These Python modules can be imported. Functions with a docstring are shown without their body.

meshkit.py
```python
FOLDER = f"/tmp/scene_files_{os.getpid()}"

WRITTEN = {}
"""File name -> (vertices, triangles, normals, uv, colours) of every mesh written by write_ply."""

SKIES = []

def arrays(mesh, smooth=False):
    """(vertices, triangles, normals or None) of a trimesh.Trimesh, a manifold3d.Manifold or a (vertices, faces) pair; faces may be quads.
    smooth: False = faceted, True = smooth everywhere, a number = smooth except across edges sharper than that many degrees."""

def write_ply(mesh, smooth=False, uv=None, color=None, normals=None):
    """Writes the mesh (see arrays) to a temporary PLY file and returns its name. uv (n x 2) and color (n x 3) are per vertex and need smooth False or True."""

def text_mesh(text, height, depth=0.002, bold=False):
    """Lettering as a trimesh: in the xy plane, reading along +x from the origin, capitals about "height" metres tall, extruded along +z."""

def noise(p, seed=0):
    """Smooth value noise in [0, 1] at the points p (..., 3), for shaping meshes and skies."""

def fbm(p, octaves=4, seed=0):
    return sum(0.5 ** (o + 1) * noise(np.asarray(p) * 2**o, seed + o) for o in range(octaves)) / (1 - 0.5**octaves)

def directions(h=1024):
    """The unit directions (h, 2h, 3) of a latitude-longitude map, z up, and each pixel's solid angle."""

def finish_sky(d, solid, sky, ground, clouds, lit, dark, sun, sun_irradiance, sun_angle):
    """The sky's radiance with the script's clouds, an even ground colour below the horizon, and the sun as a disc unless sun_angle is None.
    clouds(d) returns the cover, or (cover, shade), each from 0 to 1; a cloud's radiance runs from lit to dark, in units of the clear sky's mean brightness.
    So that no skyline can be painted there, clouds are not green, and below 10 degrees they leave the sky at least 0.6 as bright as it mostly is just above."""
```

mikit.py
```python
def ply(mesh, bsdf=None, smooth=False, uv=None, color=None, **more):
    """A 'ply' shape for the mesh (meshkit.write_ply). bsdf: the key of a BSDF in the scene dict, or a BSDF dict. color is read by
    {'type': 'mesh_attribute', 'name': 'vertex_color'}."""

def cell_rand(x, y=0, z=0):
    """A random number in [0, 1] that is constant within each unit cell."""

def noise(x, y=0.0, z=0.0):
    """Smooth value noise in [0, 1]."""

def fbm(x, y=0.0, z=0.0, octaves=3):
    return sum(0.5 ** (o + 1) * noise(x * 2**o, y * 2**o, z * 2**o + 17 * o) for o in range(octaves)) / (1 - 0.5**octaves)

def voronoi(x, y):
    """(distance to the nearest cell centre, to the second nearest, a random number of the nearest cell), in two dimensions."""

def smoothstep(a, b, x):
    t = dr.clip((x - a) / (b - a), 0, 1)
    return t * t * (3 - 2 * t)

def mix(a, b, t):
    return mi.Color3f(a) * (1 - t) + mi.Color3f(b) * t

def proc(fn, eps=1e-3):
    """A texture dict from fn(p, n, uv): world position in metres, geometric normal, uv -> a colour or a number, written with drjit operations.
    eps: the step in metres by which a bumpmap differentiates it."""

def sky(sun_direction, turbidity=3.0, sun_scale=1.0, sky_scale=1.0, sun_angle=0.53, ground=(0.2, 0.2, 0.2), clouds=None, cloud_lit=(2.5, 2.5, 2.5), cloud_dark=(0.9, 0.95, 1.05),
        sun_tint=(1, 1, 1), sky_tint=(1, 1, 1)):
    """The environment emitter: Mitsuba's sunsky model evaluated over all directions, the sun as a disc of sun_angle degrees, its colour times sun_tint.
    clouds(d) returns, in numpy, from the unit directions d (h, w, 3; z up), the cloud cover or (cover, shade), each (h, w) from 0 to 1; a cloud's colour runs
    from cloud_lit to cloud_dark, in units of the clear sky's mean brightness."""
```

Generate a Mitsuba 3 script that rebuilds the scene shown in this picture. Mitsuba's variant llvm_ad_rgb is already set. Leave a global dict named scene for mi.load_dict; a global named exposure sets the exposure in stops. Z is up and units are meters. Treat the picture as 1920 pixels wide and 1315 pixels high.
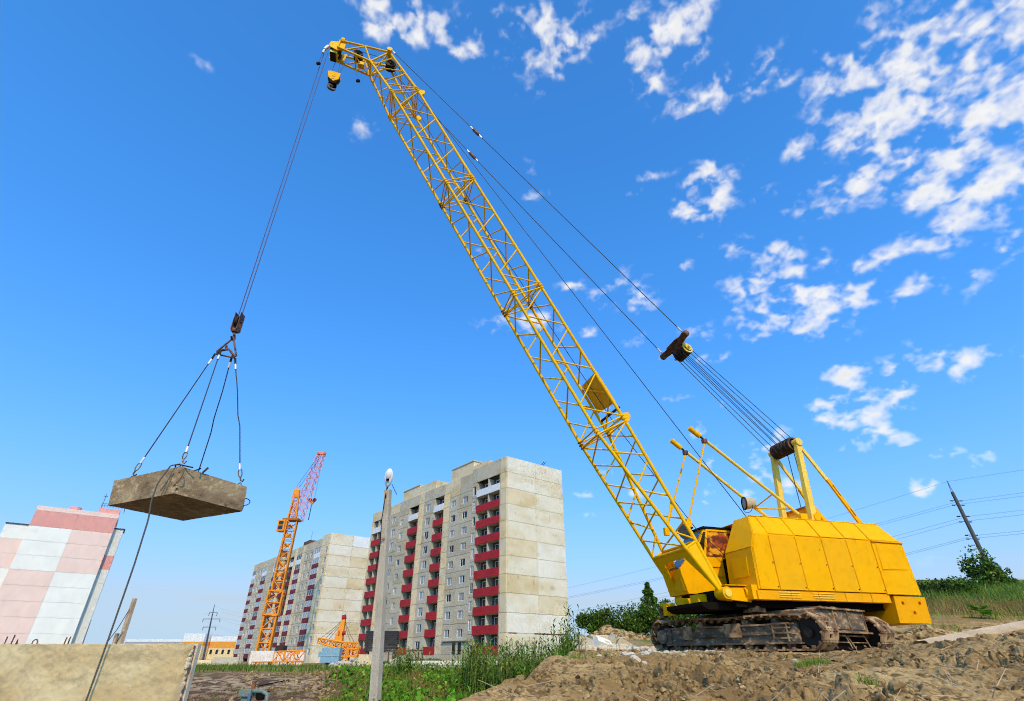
import math
import numpy as np, trimesh, manifold3d, drjit as dr, mitsuba as mi
import mikit, meshkit
from mikit import proc, noise as dnoise, fbm as dfbm, voronoi, cell_rand, smoothstep, mix

# ------------------------------------------------------------------ camera, sky, exposure
PITCH, FOCAL = math.radians(30.6), 970.0
scene, labels = {}, {}
scene['camera'] = {'type': 'perspective', 'fov': 2 * math.degrees(math.atan(960 / FOCAL)), 'fov_axis': 'x', 'near_clip': 0.1, 'far_clip': 6000.0,
                   'to_world': mi.ScalarTransform4f().look_at(origin=[0, 0, 0], target=[0, math.cos(PITCH), math.sin(PITCH)], up=[0, 0, 1])}
exposure = 1.36
SUN_AZ, SUN_EL = math.radians(-79), math.radians(41)
SUN = [math.cos(SUN_AZ) * math.cos(SUN_EL), math.sin(SUN_AZ) * math.cos(SUN_EL), math.sin(SUN_EL)]
# cumulus patches: azimuth (from +y to +x), elevation, half sizes, density; in degrees
PATCHES = [(30.7,53,2.8,1.4,.8),(29.6,45.3,1.9,1.5,.7),(27.5,42.3,2,1.6,.6),(23.7,58.7,1.9,1.3,.6),(29.6,57.4,2.3,1.5,.7),(32,59.8,2.7,1,.7),(4.4,63.4,3.9,1.3,.6),(4.2,60.6,3.1,1.6,.6),
 (13.6,61.1,1.5,.9,.5),(-22.3,61.9,5.3,1.2,.85),(-19.6,60.6,2,.9,.5),(-27.1,59.6,1.4,.8,.5),(45.9,48.8,2.4,1.7,.8),(50.5,47.3,1.5,1.2,.6),(58.9,44.4,3,3.3,1),(54.1,42.4,2.3,2.4,1),(58.5,40.2,1.8,1.9,.9),
 (44,43.6,2,1.8,.7),(39.4,44.3,1.1,.7,.5),(42.4,39.5,2,.9,.7),(48,39.9,2.5,2.2,.6),(50,42.4,2.1,1.7,.5),(53.1,34.9,3.3,2.1,1),(47.8,35.9,2.5,1.3,.7),(52.2,29.2,1,1.5,.9),(47.5,32.4,2.7,1.3,.5),
 (31.1,32.8,3.2,2.4,.85),(34,29.7,3.5,2.1,.8),(39.2,29.7,2,1.5,.5),(29.8,38.1,1.5,.8,.5),(33.6,36.7,1.4,.6,.5),(16.5,36.1,2.5,1.7,.7),(2.1,33.4,4.1,1.5,.8),(-3.8,40.9,1.7,1.1,.5),(35.5,23.5,1.3,1,.6),
 (37.9,21.1,2.3,1.2,.7),(41.9,22.6,3.5,1.2,.7),(46.4,21.1,2.5,.9,.5),(33.6,20.6,1.7,.7,.5),(36.7,17.7,3,1.9,.8),(26.2,17.5,2.3,1.5,.8),(42.1,14,1.6,1.1,.7),(15,31,1.4,.7,.5),(24.9,27.5,1,.5,.4),(17.7,14.2,2.6,1,.45),
 (36.9,6.7,2.4,.5,.4),(-46.4,49.6,.8,.4,.4),(-24.2,51.3,1.5,1,.45),(-9.3,60.2,1,.5,.45),(3.4,56.8,1.1,.7,.5),(38,51.8,1.3,.9,.5),(35,41.7,1.1,.6,.4),(48.2,27.6,1.6,1.1,.5),(43.4,28.4,1.5,.7,.4),(42.6,32.1,1.2,.6,.4),(52.7,38.7,1.3,1.2,.5),
 (66,47,5,4,.9),(70,36,5,3,.9),(64,57,5,3,.8),(78,28,6,3,.8),(85,50,6,4,.8),(40,68,6,3,.7),(95,35,7,3,.8),(15,72,5,3,.6),(120,45,7,4,.7),(150,38,6,3,.7),(-100,50,3,1.5,.5),(-150,45,5,2.5,.6),(175,55,6,3,.6),(72,20,5,1.2,.6),(60,14,4,.9,.5)]

_pr = np.random.default_rng(4)
PATCHES += [(78 - 76 * _pr.random() ** 1.4, _pr.uniform(12, 62), _pr.uniform(.5, 1.6), _pr.uniform(.35, .9), _pr.uniform(.2, .6)) for _ in range(150)]

def clouds(d):
    az, el = np.degrees(np.arctan2(d[..., 0], d[..., 1])), np.degrees(np.arcsin(np.clip(d[..., 2], -1, 1)))
    mask = np.zeros(az.shape)
    for a, e, w, h, s in PATCHES:
        da = (az - a + 180) % 360 - 180
        da = da * np.cos(np.radians(el))
        near = (np.abs(da) < 3.2 * w) & (np.abs(el - e) < 3.2 * h)
        mask[near] += (.30 + .50 * s) * np.exp(-(da[near] / w) ** 2 * .5 - ((el[near] - e) / h) ** 2 * .5)
    p = d * np.array([1, 1, 1.3])
    warp = np.stack([meshkit.fbm(p * 45 + k * 7.3, 3, 11 + k) for k in range(3)], -1) - .5
    n = meshkit.fbm(p * 33 + warp * .9, 6, 3)                                   # size of the puffs
    cell = meshkit.fbm(p * 80 + warp * 1.6, 5, 9)                               # their torn edges
    m = np.clip(mask, 0, .86)
    edge = np.sqrt(m)
    body = m * .95 + (n - .5) * 3.1 * edge + (cell - .5) * 1.5 * edge - .37
    t = np.clip(body / 1.15, 0, 1)
    puff = (t * t * (3 - 2 * t)) ** .9 * .97
    veil = np.minimum(.80, .6 * np.exp(-(el - 6.5) / 7.0))
    veil = veil + .18 * np.clip((meshkit.fbm(np.stack([d[..., 0] * 3, d[..., 1] * 3, d[..., 2] * 22], -1), 4, 21) - .5) * 3, 0, 1) * np.clip((14 - el) / 12, 0, 1) * np.clip(el / 3, 0, 1)
    shade = np.clip((body - .75) * .35 + (cell - .5) * .8, 0, .36)
    return np.maximum(puff, veil), np.where(puff > veil, shade * 1.0, 1 - .6 * puff)

scene['sky'] = mikit.sky(SUN, turbidity=5.5, sky_scale=1.0, sun_scale=1.0, sun_tint=(1.0, .875, .64), sky_tint=(.70, 2.08, 3.5), clouds=clouds, cloud_lit=(1.47, 1.45, 1.42), cloud_dark=(.85, .98, 1.06), ground=(.2, .17, .13))

# ------------------------------------------------------------------ materials
def ply_(mesh, bsdf, smooth=False, **k): return mikit.ply(mesh, 'mat_' + bsdf, smooth, **k)
def lin(r, g, b):
    return [((c / 255 + .055) / 1.055) ** 2.4 if c > 10 else c / 3294.6 for c in (r, g, b)]
def mat(name, base, rough=.6, spec=.3, metal=0.0, **more):
    col = proc(base) if callable(base) else {'type': 'rgb', 'value': base}
    scene['mat_' + name] = {'type': 'twosided', 'bsdf': {'type': 'principled', 'base_color': col, 'roughness': rough, 'specular': spec, 'metallic': metal, **more}}
def bump(name, fn, scale, eps=1e-3):
    scene['mat_' + name] = {'type': 'twosided', 'bsdf': {'type': 'bumpmap', 'arbitrary': {**proc(fn, eps)}, 'scale': scale, 'bsdf': scene['mat_' + name]['bsdf']}}

def paint(col, rust=(.16, .06, .02), dust=(.50, .29, .012), k=1.0):
    def f(p, n, uv):
        a = dfbm(p.x * 2.3, p.y * 2.3, p.z * 1.1, 3)
        s = dnoise(p.x * 23, p.y * 23, p.z * 11)
        c = mix(mi.Color3f(col) * (.9 + .16 * a), dust, .22 * smoothstep(.42, .8, a))
        streak = dfbm(p.x * 9 + 3, p.y * 9, p.z * 1.6, 3)
        c = mix(c, rust, k * .45 * smoothstep(.66, .9, streak) * smoothstep(.35, .6, a))
        c = mix(c, mi.Color3f(col) * mi.Color3f(.62, .50, .8), .18 * smoothstep(.52, .75, dfbm(p.x * 6, p.y * 6, p.z * 5 + 31, 4)))
        return mix(c, rust, min(k, 1) * smoothstep(.90, .97, s * .5 + a * .62))
    return f
mat('yellow_paint', paint((.90, .43, .0002)), .55, .06)
mat('yellow_worn', paint((.86, .375, .0003), k=1.6), .5, .10)
mat('yellow_tone', paint((.87, .415, .0002), dust=(.42, .24, .01), k=1.2), .5, .10)
mat('yellow_boom', paint((.88, .48, .001), k=.8), .5, .12)
mat('yellow_pale', paint((.84, .58, .07), k=.6), .5, .35)
mat('yellow_flat', (.84, .40, .001), .5, .12)
mat('orange_paint', (.80, .27, .012), .5, .35)
mat('orange_dark', (.42, .13, .02), .6, .3)
mat('salmon_paint', (.72, .23, .17), .5, .3)
def rusty(p, n, uv):
    a = dfbm(p.x * 3.1 + 5, p.y * 3.1, p.z * 3.1, 4)
    b = dfbm(p.x * 9, p.y * 9, p.z * 9, 3)
    c = mix((.13, .028, .018), (.38, .085, .012), smoothstep(.42, .62, b))
    return mix(c, (.78, .33, .01), smoothstep(.56, .66, a * .7 + b * .35))
mat('rusty_panel', rusty, .75, .2)
def trackc(p, n, uv):
    a = dfbm(p.x * 5, p.y * 5, p.z * 5, 4)
    return mix((.13, .068, .034), (.44, .285, .15), smoothstep(.32, .70, a))
mat('track_steel', trackc, .7, .2)
def framec(p, n, uv):
    a = dfbm(p.x * 3, p.y * 3, p.z * 6, 4)
    b = dfbm(p.x * 14, p.y * 14, p.z * 14, 3)
    c = mix((.10, .078, .055), (.21, .135, .075), smoothstep(.38, .66, a))
    return mix(c, (.42, .30, .18), smoothstep(.54, .72, b * .6 + a * .45))
mat('frame_steel', framec, .7, .2)
mat('dark_steel', (.026, .018, .013), .65, .2)
mat('brown_steel', lambda p, n, uv: mix((.05, .022, .014), (.22, .085, .03), smoothstep(.35, .7, dfbm(p.x * 8, p.y * 8, p.z * 8, 3))), .6, .4)
mat('rope_steel', (.035, .035, .045), .55, .5)
mat('rope_purple', (.085, .05, .085), .55, .4)
mat('bright_metal', (.75, .75, .73), .35, .5, metal=.3)
mat('lamp_glass', (.10, .14, .15), .08, .8)
mat('cab_glass', (.035, .06, .075), .06, .9)
mat('dark_glass', (.010, .010, .014), .1, .6)
mat('window_pane', (.018, .022, .03), .12, .35)
mat('pane_pale', (.30, .32, .34), .2, .3)
mat('white_frame', (.80, .80, .80), .5, .3)
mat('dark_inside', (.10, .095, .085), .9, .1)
mat('rubber_shade_black', (.008, .0055, .004), .8, .08)  # black rubber, also puts shade into the colour of the crane deck

def concrete(col, stain, dark, sc=1.0, amt=.8):
    def f(p, n, uv):
        a = dfbm(p.x * .33 * sc, p.y * .33 * sc, p.z * .5 * sc, 4)
        b = dfbm(p.x * 1.9 * sc + 7, p.y * 1.9 * sc, p.z * .8 * sc, 4)
        c = mix(mi.Color3f(col) * (.9 + .2 * b), stain, amt * smoothstep(.40, .72, a))
        return mix(c, dark, .6 * smoothstep(.62, .80, b * .75 + a * .28))
    return f
mat('end_panel_a', concrete((.72, .65, .51), (.64, .53, .34), (.38, .32, .22)), .85, .15)
mat('end_panel_b', concrete((.74, .69, .58), (.67, .58, .42), (.40, .35, .27)), .85, .15)
mat('end_panel_c', concrete((.68, .57, .38), (.58, .45, .24), (.34, .27, .17)), .85, .15)
mat('facade_grey', concrete((.53, .465, .345), (.47, .39, .25), (.23, .20, .15)), .85, .15)
mat('facade_dim', concrete((.48, .43, .325), (.43, .365, .25), (.21, .185, .14)), .85, .15)
mat('facade_cream', concrete((.80, .63, .38), (.68, .52, .28), (.38, .30, .18)), .85, .15)
mat('loggia_wall', concrete((.52, .46, .36), (.42, .36, .26), (.25, .22, .17)), .85, .15)
mat('joint_dark', (.07, .06, .05), .9, .1)
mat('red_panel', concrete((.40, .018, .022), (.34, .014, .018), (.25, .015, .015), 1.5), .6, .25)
mat('red_slot_shade', (.20, .008, .010), .7, .2)  # deeper red, slot shade put into the colour
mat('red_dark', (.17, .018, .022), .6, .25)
mat('white_panel', (.72, .73, .74), .6, .25)
mat('pale_pink', concrete((.80, .60, .53), (.78, .57, .50), (.70, .50, .44), .5, .5), .8, .2)
mat('soft_white', concrete((.80, .79, .74), (.77, .75, .70), (.66, .63, .58), .5, .5), .8, .2)
mat('rose_band', concrete((.70, .33, .29), (.66, .30, .265), (.58, .26, .23), 1, .5), .8, .2)
mat('grey_side', concrete((.66, .65, .60), (.62, .61, .56), (.5, .49, .45), 1, .5), .8, .1)
def blockc(p, n, uv):
    a = dfbm(p.x * 1.7, p.y * 1.7, p.z * 2.4, 4)
    b = dfbm(p.x * 9, p.y * 9, p.z * 9, 4)
    c = mix((.37, .27, .155), (.235, .16, .09), smoothstep(.36, .70, a))
    c = mix(c, (.52, .41, .24), .7 * smoothstep(.54, .74, b))
    return mix(c, (.05, .035, .022), .8 * smoothstep(.60, .74, a * .6 + b * .42))
mat('block_concrete', blockc, .9, .1)
bump('block_concrete', lambda p, n, uv: dfbm(p.x * 14, p.y * 14, p.z * 14, 4), .02, 4e-3)
def slabc(p, n, uv):
    a = dfbm(p.x * .9 + 4, p.y * .9, p.z * 1.5, 4)
    b = dfbm(p.x * 5, p.y * 5, p.z * 5, 4)
    c = mix((.66, .54, .31), (.55, .40, .20), smoothstep(.3, .75, a))
    e = dfbm(p.x * 16, p.y * 16, p.z * 16, 3)
    return mix(c, (.25, .205, .13), .50 * smoothstep(.46, .76, b * .38 + e * .3 + dfbm(p.x * .8, p.y * .8, p.z * 1.1 + 9, 3) * .36))
mat('slab_concrete', slabc, .9, .1)
bump('slab_concrete', lambda p, n, uv: dfbm(p.x * 11, p.y * 11, p.z * 11, 4), .018, 4e-3)
mat('slab_edge', concrete((.62, .54, .40), (.56, .42, .28), (.3, .24, .18), 4), .85, .15)
mat('slab_core', (.50, .20, .13), .85, .1)
mat('post_concrete', concrete((.45, .39, .31), (.40, .34, .25), (.24, .20, .15), 5), .85, .15)
mat('rubble_concrete', concrete((.60, .51, .36), (.52, .41, .25), (.30, .24, .16), 4), .9, .1)
mat('pale_stone', concrete((.50, .44, .34), (.44, .37, .26), (.26, .21, .15), 8), .9, .1)
mat('white_wall', concrete((.78, .70, .64), (.72, .60, .50), (.5, .4, .32), 2), .85, .15)
mat('blue_cabin', concrete((.20, .35, .45), (.24, .36, .43), (.2, .2, .2), 3), .6, .3)
mat('black_board', concrete((.035, .032, .034), (.055, .045, .045), (.02, .02, .02), 3), .7, .2)
mat('pole_dark', (.10, .095, .085), .8, .2)
mat('weathered_wood', concrete((.50, .37, .24), (.36, .24, .14), (.20, .13, .08), 6), .9, .1)
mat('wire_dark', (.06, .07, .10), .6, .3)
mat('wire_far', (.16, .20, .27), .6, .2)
mat('far_white', (.70, .70, .69), .8, .2)
mat('far_orange', (.70, .29, .05), .8, .2)
mat('far_cream', (.72, .55, .30), .8, .2)
mat('teal_pipe', concrete((.13, .19, .17), (.19, .20, .16), (.10, .07, .05), 12), .5, .4)
mat('blue_pipe', (.08, .15, .24), .45, .4)
mat('bark', (.10, .075, .05), .9, .1)
def soilc(p, n, uv):
    a = dfbm(p.x * .55, p.y * .55, 0, 4)
    b = dfbm(p.x * 3.2, p.y * 3.2, p.z * 4, 4)
    c2 = dfbm(p.x * 13, p.y * 13, p.z * 13, 4)
    c3 = dfbm(p.x * 40, p.y * 40, p.z * 40, 2)
    c = mix((.22, .132, .052), (.45, .31, .14), smoothstep(.34, .66, a * .35 + b * .35 + c2 * .3))
    c = mix(c, (.085, .047, .018), .85 * smoothstep(.47, .62, b * .34 + c2 * .42 + c3 * .24))  # dark patches painted into the soil to stand in for crevice shade
    r = p.x / (p.y + 1)
    pit = smoothstep(-.20, -.30, r) * smoothstep(60, 40, p.y)          # the dark cut bank on the left
    c = mix(c, mix((.085, .052, .034), (.19, .125, .075), smoothstep(.4, .65, b)), pit)
    c = mix(c, (.33, .25, .16), .7 * pit * smoothstep(.42, .6, b) * smoothstep(23, 26, p.y) * smoothstep(33, 29, p.y))
    far = smoothstep(27, 40, p.y)                                       # beyond the mound the ground is trodden earth with thin grass
    g = mix((.11, .12, .03), (.22, .155, .085), smoothstep(.42, .58, dfbm(p.x * .22, p.y * .22, 3, 4)))
    right = smoothstep(.30, .45, r) * smoothstep(26, 34, p.y)
    g = mix(g, mix((.24, .17, .06), (.11, .14, .03), smoothstep(.4, .6, a)), right)
    return mix(c, g, far)
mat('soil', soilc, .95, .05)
bump('soil', lambda p, n, uv: dfbm(p.x * 18, p.y * 18, p.z * 18, 4), .045, 3e-3)
mat('clod', lambda p, n, uv: mix((.12, .070, .030), (.43, .295, .135), smoothstep(.34, .66, dfbm(p.x * 6, p.y * 6, p.z * 6, 3))), .95, .05)
def leafmat(name, trans=.5):
    scene['mat_' + name] = {'type': 'principledthin', 'base_color': {'type': 'mesh_attribute', 'name': 'vertex_color'}, 'roughness': .6, 'diff_trans': trans, 'spec_trans': 0.0}
leafmat('foliage')

# ------------------------------------------------------------------ helpers
def tag(key, label=None, category=None, group=None, kind=None):
    labels[key] = {k: v for k, v in dict(label=label, category=category, group=group, kind=kind).items() if v}
_used, _things = {}, set()
def key_for(name, parent=None):
    base = (parent + '__' if parent else '') + name
    n = _used.get(base, 0); _used[base] = n + 1
    return base if n == 0 else f'{base}_{n:03d}'
def thing(name, label, category, group=None):
    k = key_for(name); tag(k, label, category, group); return k
def unit(v):
    v = np.asarray(v, float); return v / np.linalg.norm(v)
def frame_of(axis, up=(0, 0, 1)):
    z = unit(axis); u = np.asarray(up, float)
    if abs(z @ unit(u)) > .98: u = np.array([1., 0, 0])
    x = unit(np.cross(u, z)); return x, np.cross(z, x), z
BOXV = np.array([[x, y, z] for x in (-.5, .5) for y in (-.5, .5) for z in (-.5, .5)])
BOXF = np.array([[0, 1, 3], [0, 3, 2], [4, 6, 7], [4, 7, 5], [0, 4, 5], [0, 5, 1], [2, 3, 7], [2, 7, 6], [0, 2, 6], [0, 6, 4], [1, 5, 7], [1, 7, 3]])
class MB:
    def __init__(s): s.v, s.f, s.n, s.sm = [], [], 0, False
    def raw(s, v, f):
        s.v.append(np.asarray(v, float)); s.f.append(np.asarray(f, int) + s.n); s.n += len(v); return s
    def box(s, lo, hi):
        lo, hi = np.asarray(lo, float), np.asarray(hi, float)
        return s.raw((BOXV + .5) * (hi - lo) + lo, BOXF)
    def beam(s, p0, p1, w, h, up=(0, 0, 1), w1=None, h1=None):
        p0, p1 = np.asarray(p0, float), np.asarray(p1, float); x, y, z = frame_of(p1 - p0, up)
        w1, h1 = w if w1 is None else w1, h if h1 is None else h1
        v = np.array([[sx * (w if k == 0 else w1) / 2, sy * (h if k == 0 else h1) / 2, k] for sx in (-1, 1) for sy in (-1, 1) for k in (0, 1)])
        P = p0 + v[:, :1] * x + v[:, 1:2] * y + v[:, 2:] * (p1 - p0)
        return s.raw(P, BOXF)
    def tube(s, p0, p1, r, n=7, r1=None, caps=True):
        p0, p1 = np.asarray(p0, float), np.asarray(p1, float); x, y, z = frame_of(p1 - p0); r1 = r if r1 is None else r1
        a = np.arange(n) * 2 * np.pi / n; ring = np.cos(a)[:, None] * x + np.sin(a)[:, None] * y
        i = np.arange(n); j = (i + 1) % n
        s.raw(np.vstack([p0 + ring * r, p1 + ring * r1]), np.vstack([np.stack([i, j, j + n], 1), np.stack([i, j + n, i + n], 1)]))
        if caps:
            for p, rr, flip in ((p0, r, True), (p1, r1, False)):
                f = np.stack([i, j, np.full(n, n)], 1); s.raw(np.vstack([p + ring * rr, [p]]), f[:, ::-1] if flip else f)
        return s
    def path(s, pts, r, n=6, closed=False):
        p = np.asarray(pts, float); m = len(p); t = np.gradient(p, axis=0)
        if closed: t = np.roll(p, -1, 0) - np.roll(p, 1, 0)
        t /= np.linalg.norm(t, axis=1, keepdims=True); x = np.zeros((m, 3)); ref = np.array([0, 0, 1.]) if abs(t[0, 2]) < .9 else np.array([1., 0, 0])
        prev = unit(np.cross(ref, t[0]))
        for k in range(m):
            prev = unit(prev - t[k] * (prev @ t[k])); x[k] = prev
        y = np.cross(t, x); a = np.arange(n) * 2 * np.pi / n
        rr = np.broadcast_to(r, (m,))
        v = p[:, None] + rr[:, None, None] * (np.cos(a)[None, :, None] * x[:, None] + np.sin(a)[None, :, None] * y[:, None])
        K = m if closed else m - 1; i, j = np.meshgrid(np.arange(K), np.arange(n), indexing='ij'); i2 = (i + 1) % m; j2 = (j + 1) % n
        q = np.stack([i * n + j, i * n + j2, i2 * n + j2, i2 * n + j], -1).reshape(-1, 4)
        return s.raw(v.reshape(-1, 3), np.vstack([q[:, [0, 1, 2]], q[:, [0, 2, 3]]]))
    def hull(s, pts):
        m = trimesh.convex.convex_hull(np.asarray(pts, float)); return s.raw(m.vertices, m.faces)
    def plate(s, quad, t):          # a polygon (convex, in order) given thickness along its normal, both ways
        q = np.asarray(quad, float); n = unit(np.cross(q[1] - q[0], q[2] - q[0])); return s.hull(np.vstack([q + n * t / 2, q - n * t / 2]))
    def disc(s, c, axis, r, w, n=20, hole=0):
        c, z = np.asarray(c, float), unit(axis)
        if not hole: return s.tube(c - z * w / 2, c + z * w / 2, r, n)
        x, y, _ = frame_of(z); a = np.arange(n) * 2 * np.pi / n; ring = np.cos(a)[:, None] * x + np.sin(a)[:, None] * y
        L = [c - z * w / 2 + ring * r, c + z * w / 2 + ring * r, c + z * w / 2 + ring * hole, c - z * w / 2 + ring * hole]; i = np.arange(n); j = (i + 1) % n
        for k in range(4):
            s.raw(np.vstack([L[k], L[(k + 1) % 4]]), np.vstack([np.stack([i, j, j + n], 1), np.stack([i, j + n, i + n], 1)]))
        return s
    def man(s, m):
        q = m.to_mesh(); return s.raw(q.vert_properties[:, :3], q.tri_verts)
    def arrays(s, M=None):
        v, f = np.vstack(s.v), np.vstack(s.f)
        if M is not None:
            v = v @ M[:3, :3].T + M[:3, 3]
            if np.linalg.det(M[:3, :3]) < 0: f = f[:, ::-1]
        return v, f
    def build(s, name, bsdf, parent=None, M=None, smooth=False, **lab):
        k = key_for(name, parent); scene[k] = ply_(s.arrays(M), bsdf, smooth)
        if lab: tag(k, **lab)
        return k
def mat4(x, y, z, o):
    M = np.eye(4); M[:3, 0], M[:3, 1], M[:3, 2], M[:3, 3] = x, y, z, o; return M
def sstep(a, b, x):
    t = np.clip((np.asarray(x, float) - a) / (b - a), 0, 1); return t * t * (3 - 2 * t)

# ------------------------------------------------------------------ ground
def height(x, y):
    x, y = np.asarray(x, float), np.asarray(y, float); r = x / np.maximum(y, 1.0)
    back = np.maximum(y, 0)
    left = -1.75 + 1.0 * sstep(16, 34, y) + .22 * sstep(45, 90, y) - .9 * sstep(-.12, -.34, r) * sstep(45, 75, y)
    edge = -1.15 + .155 * (back - 3)
    k = .042 + .113 * sstep(.2, .75, r)
    hill = np.clip(y - 20, 0, 60) * k
    prof = np.interp(back, [0, 1.5, 3, 5, 8, 12, 15, 30], [-1.2, -.64, -.40, -.27, -.14, -.02, .04, .06])
    near = .34 * sstep(.45, .95, r) * sstep(3, 9, y) * (1 - sstep(14, 19, y))
    right = prof + hill + near
    t = sstep(-1.0, .8, x - edge - .55 * np.sin(y * .9) * .4)
    t = t * (1 - sstep(.10, .055, r) * sstep(24, 34, y))
    return left * (1 - t) + right * t
def rough(x, y):
    z0 = np.zeros_like(x); wy = sstep(1, 3, y) * (1 - sstep(18, 40, y)); d = np.hypot(x, y)
    p = lambda s, k: np.stack([x * s, y * s, z0 + k], -1)
    wx, wy_ = x + (meshkit.fbm(p(3, 30), 2, 31) - .5) * .5, y + (meshkit.fbm(p(3, 50), 2, 33) - .5) * .5
    q = lambda s, k: np.stack([wx * s, wy_ * s * .8, z0 + k], -1)
    big = meshkit.fbm(p(.8, 1), 3, 5)
    bil = np.abs(meshkit.noise(q(2.6, 4), 6) - .5) * 2; bil2 = np.abs(meshkit.noise(q(6.5, 9), 8) - .5) * 2; bil3 = np.abs(meshkit.noise(q(15, 12), 10) - .5) * 2
    loose = sstep(.40, .62, meshkit.fbm(p(.9, 3), 3, 19))                   # churned where loose, smoother where trodden
    n = (big - .5) * .30 + (np.sqrt(bil) - .6) * (.05 + .15 * loose) + (np.sqrt(bil2) - .6) * (.04 + .10 * loose) + (np.sqrt(bil3) - .6) * (.016 + .05 * loose)
    calm = 1 - .75 * np.exp(-(((x - 7.7) / 4.2) ** 2 + ((y - 18.2) / 3.8) ** 2) ** 2)
    return n * wy * calm + (meshkit.fbm(p(.25, 2), 3, 7) - .5) * .5 * sstep(22, 40, y) * (.3 + .7 * sstep(.1, .3, x / np.maximum(y, 1)))
def ground_z(x, y): return height(x, y) + rough(np.asarray(x, float), np.asarray(y, float))
ang = np.concatenate([np.linspace(-180, -62, 40)[:-1], np.linspace(-62, -6, 220)[:-1], np.linspace(-6, 48, 760)[:-1], np.linspace(48, 62, 70)[:-1], np.linspace(62, 180, 40)[:-1]])
rad = np.concatenate([[.05, .5, 1.0, 1.6], np.geomspace(2.2, 17, 520)[:-1], np.geomspace(17, 60, 160), np.geomspace(62, 5000, 60)])
A_, R_ = np.meshgrid(np.radians(ang), rad, indexing='ij'); GX, GY = R_ * np.sin(A_), R_ * np.cos(A_)
GZ = ground_z(GX, GY)
na, nr = A_.shape; i, j = np.meshgrid(np.arange(na), np.arange(nr - 1), indexing='ij'); i2 = (i + 1) % na
quads = np.stack([i * nr + j, i2 * nr + j, i2 * nr + j + 1, i * nr + j + 1], -1).reshape(-1, 4)
scene['ground'] = ply_((np.stack([GX, GY, GZ], -1).reshape(-1, 3), quads[:, ::-1]), 'soil', True); tag('ground', 'churned brown earth of the building site with a trampled mound', kind='structure')

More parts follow.
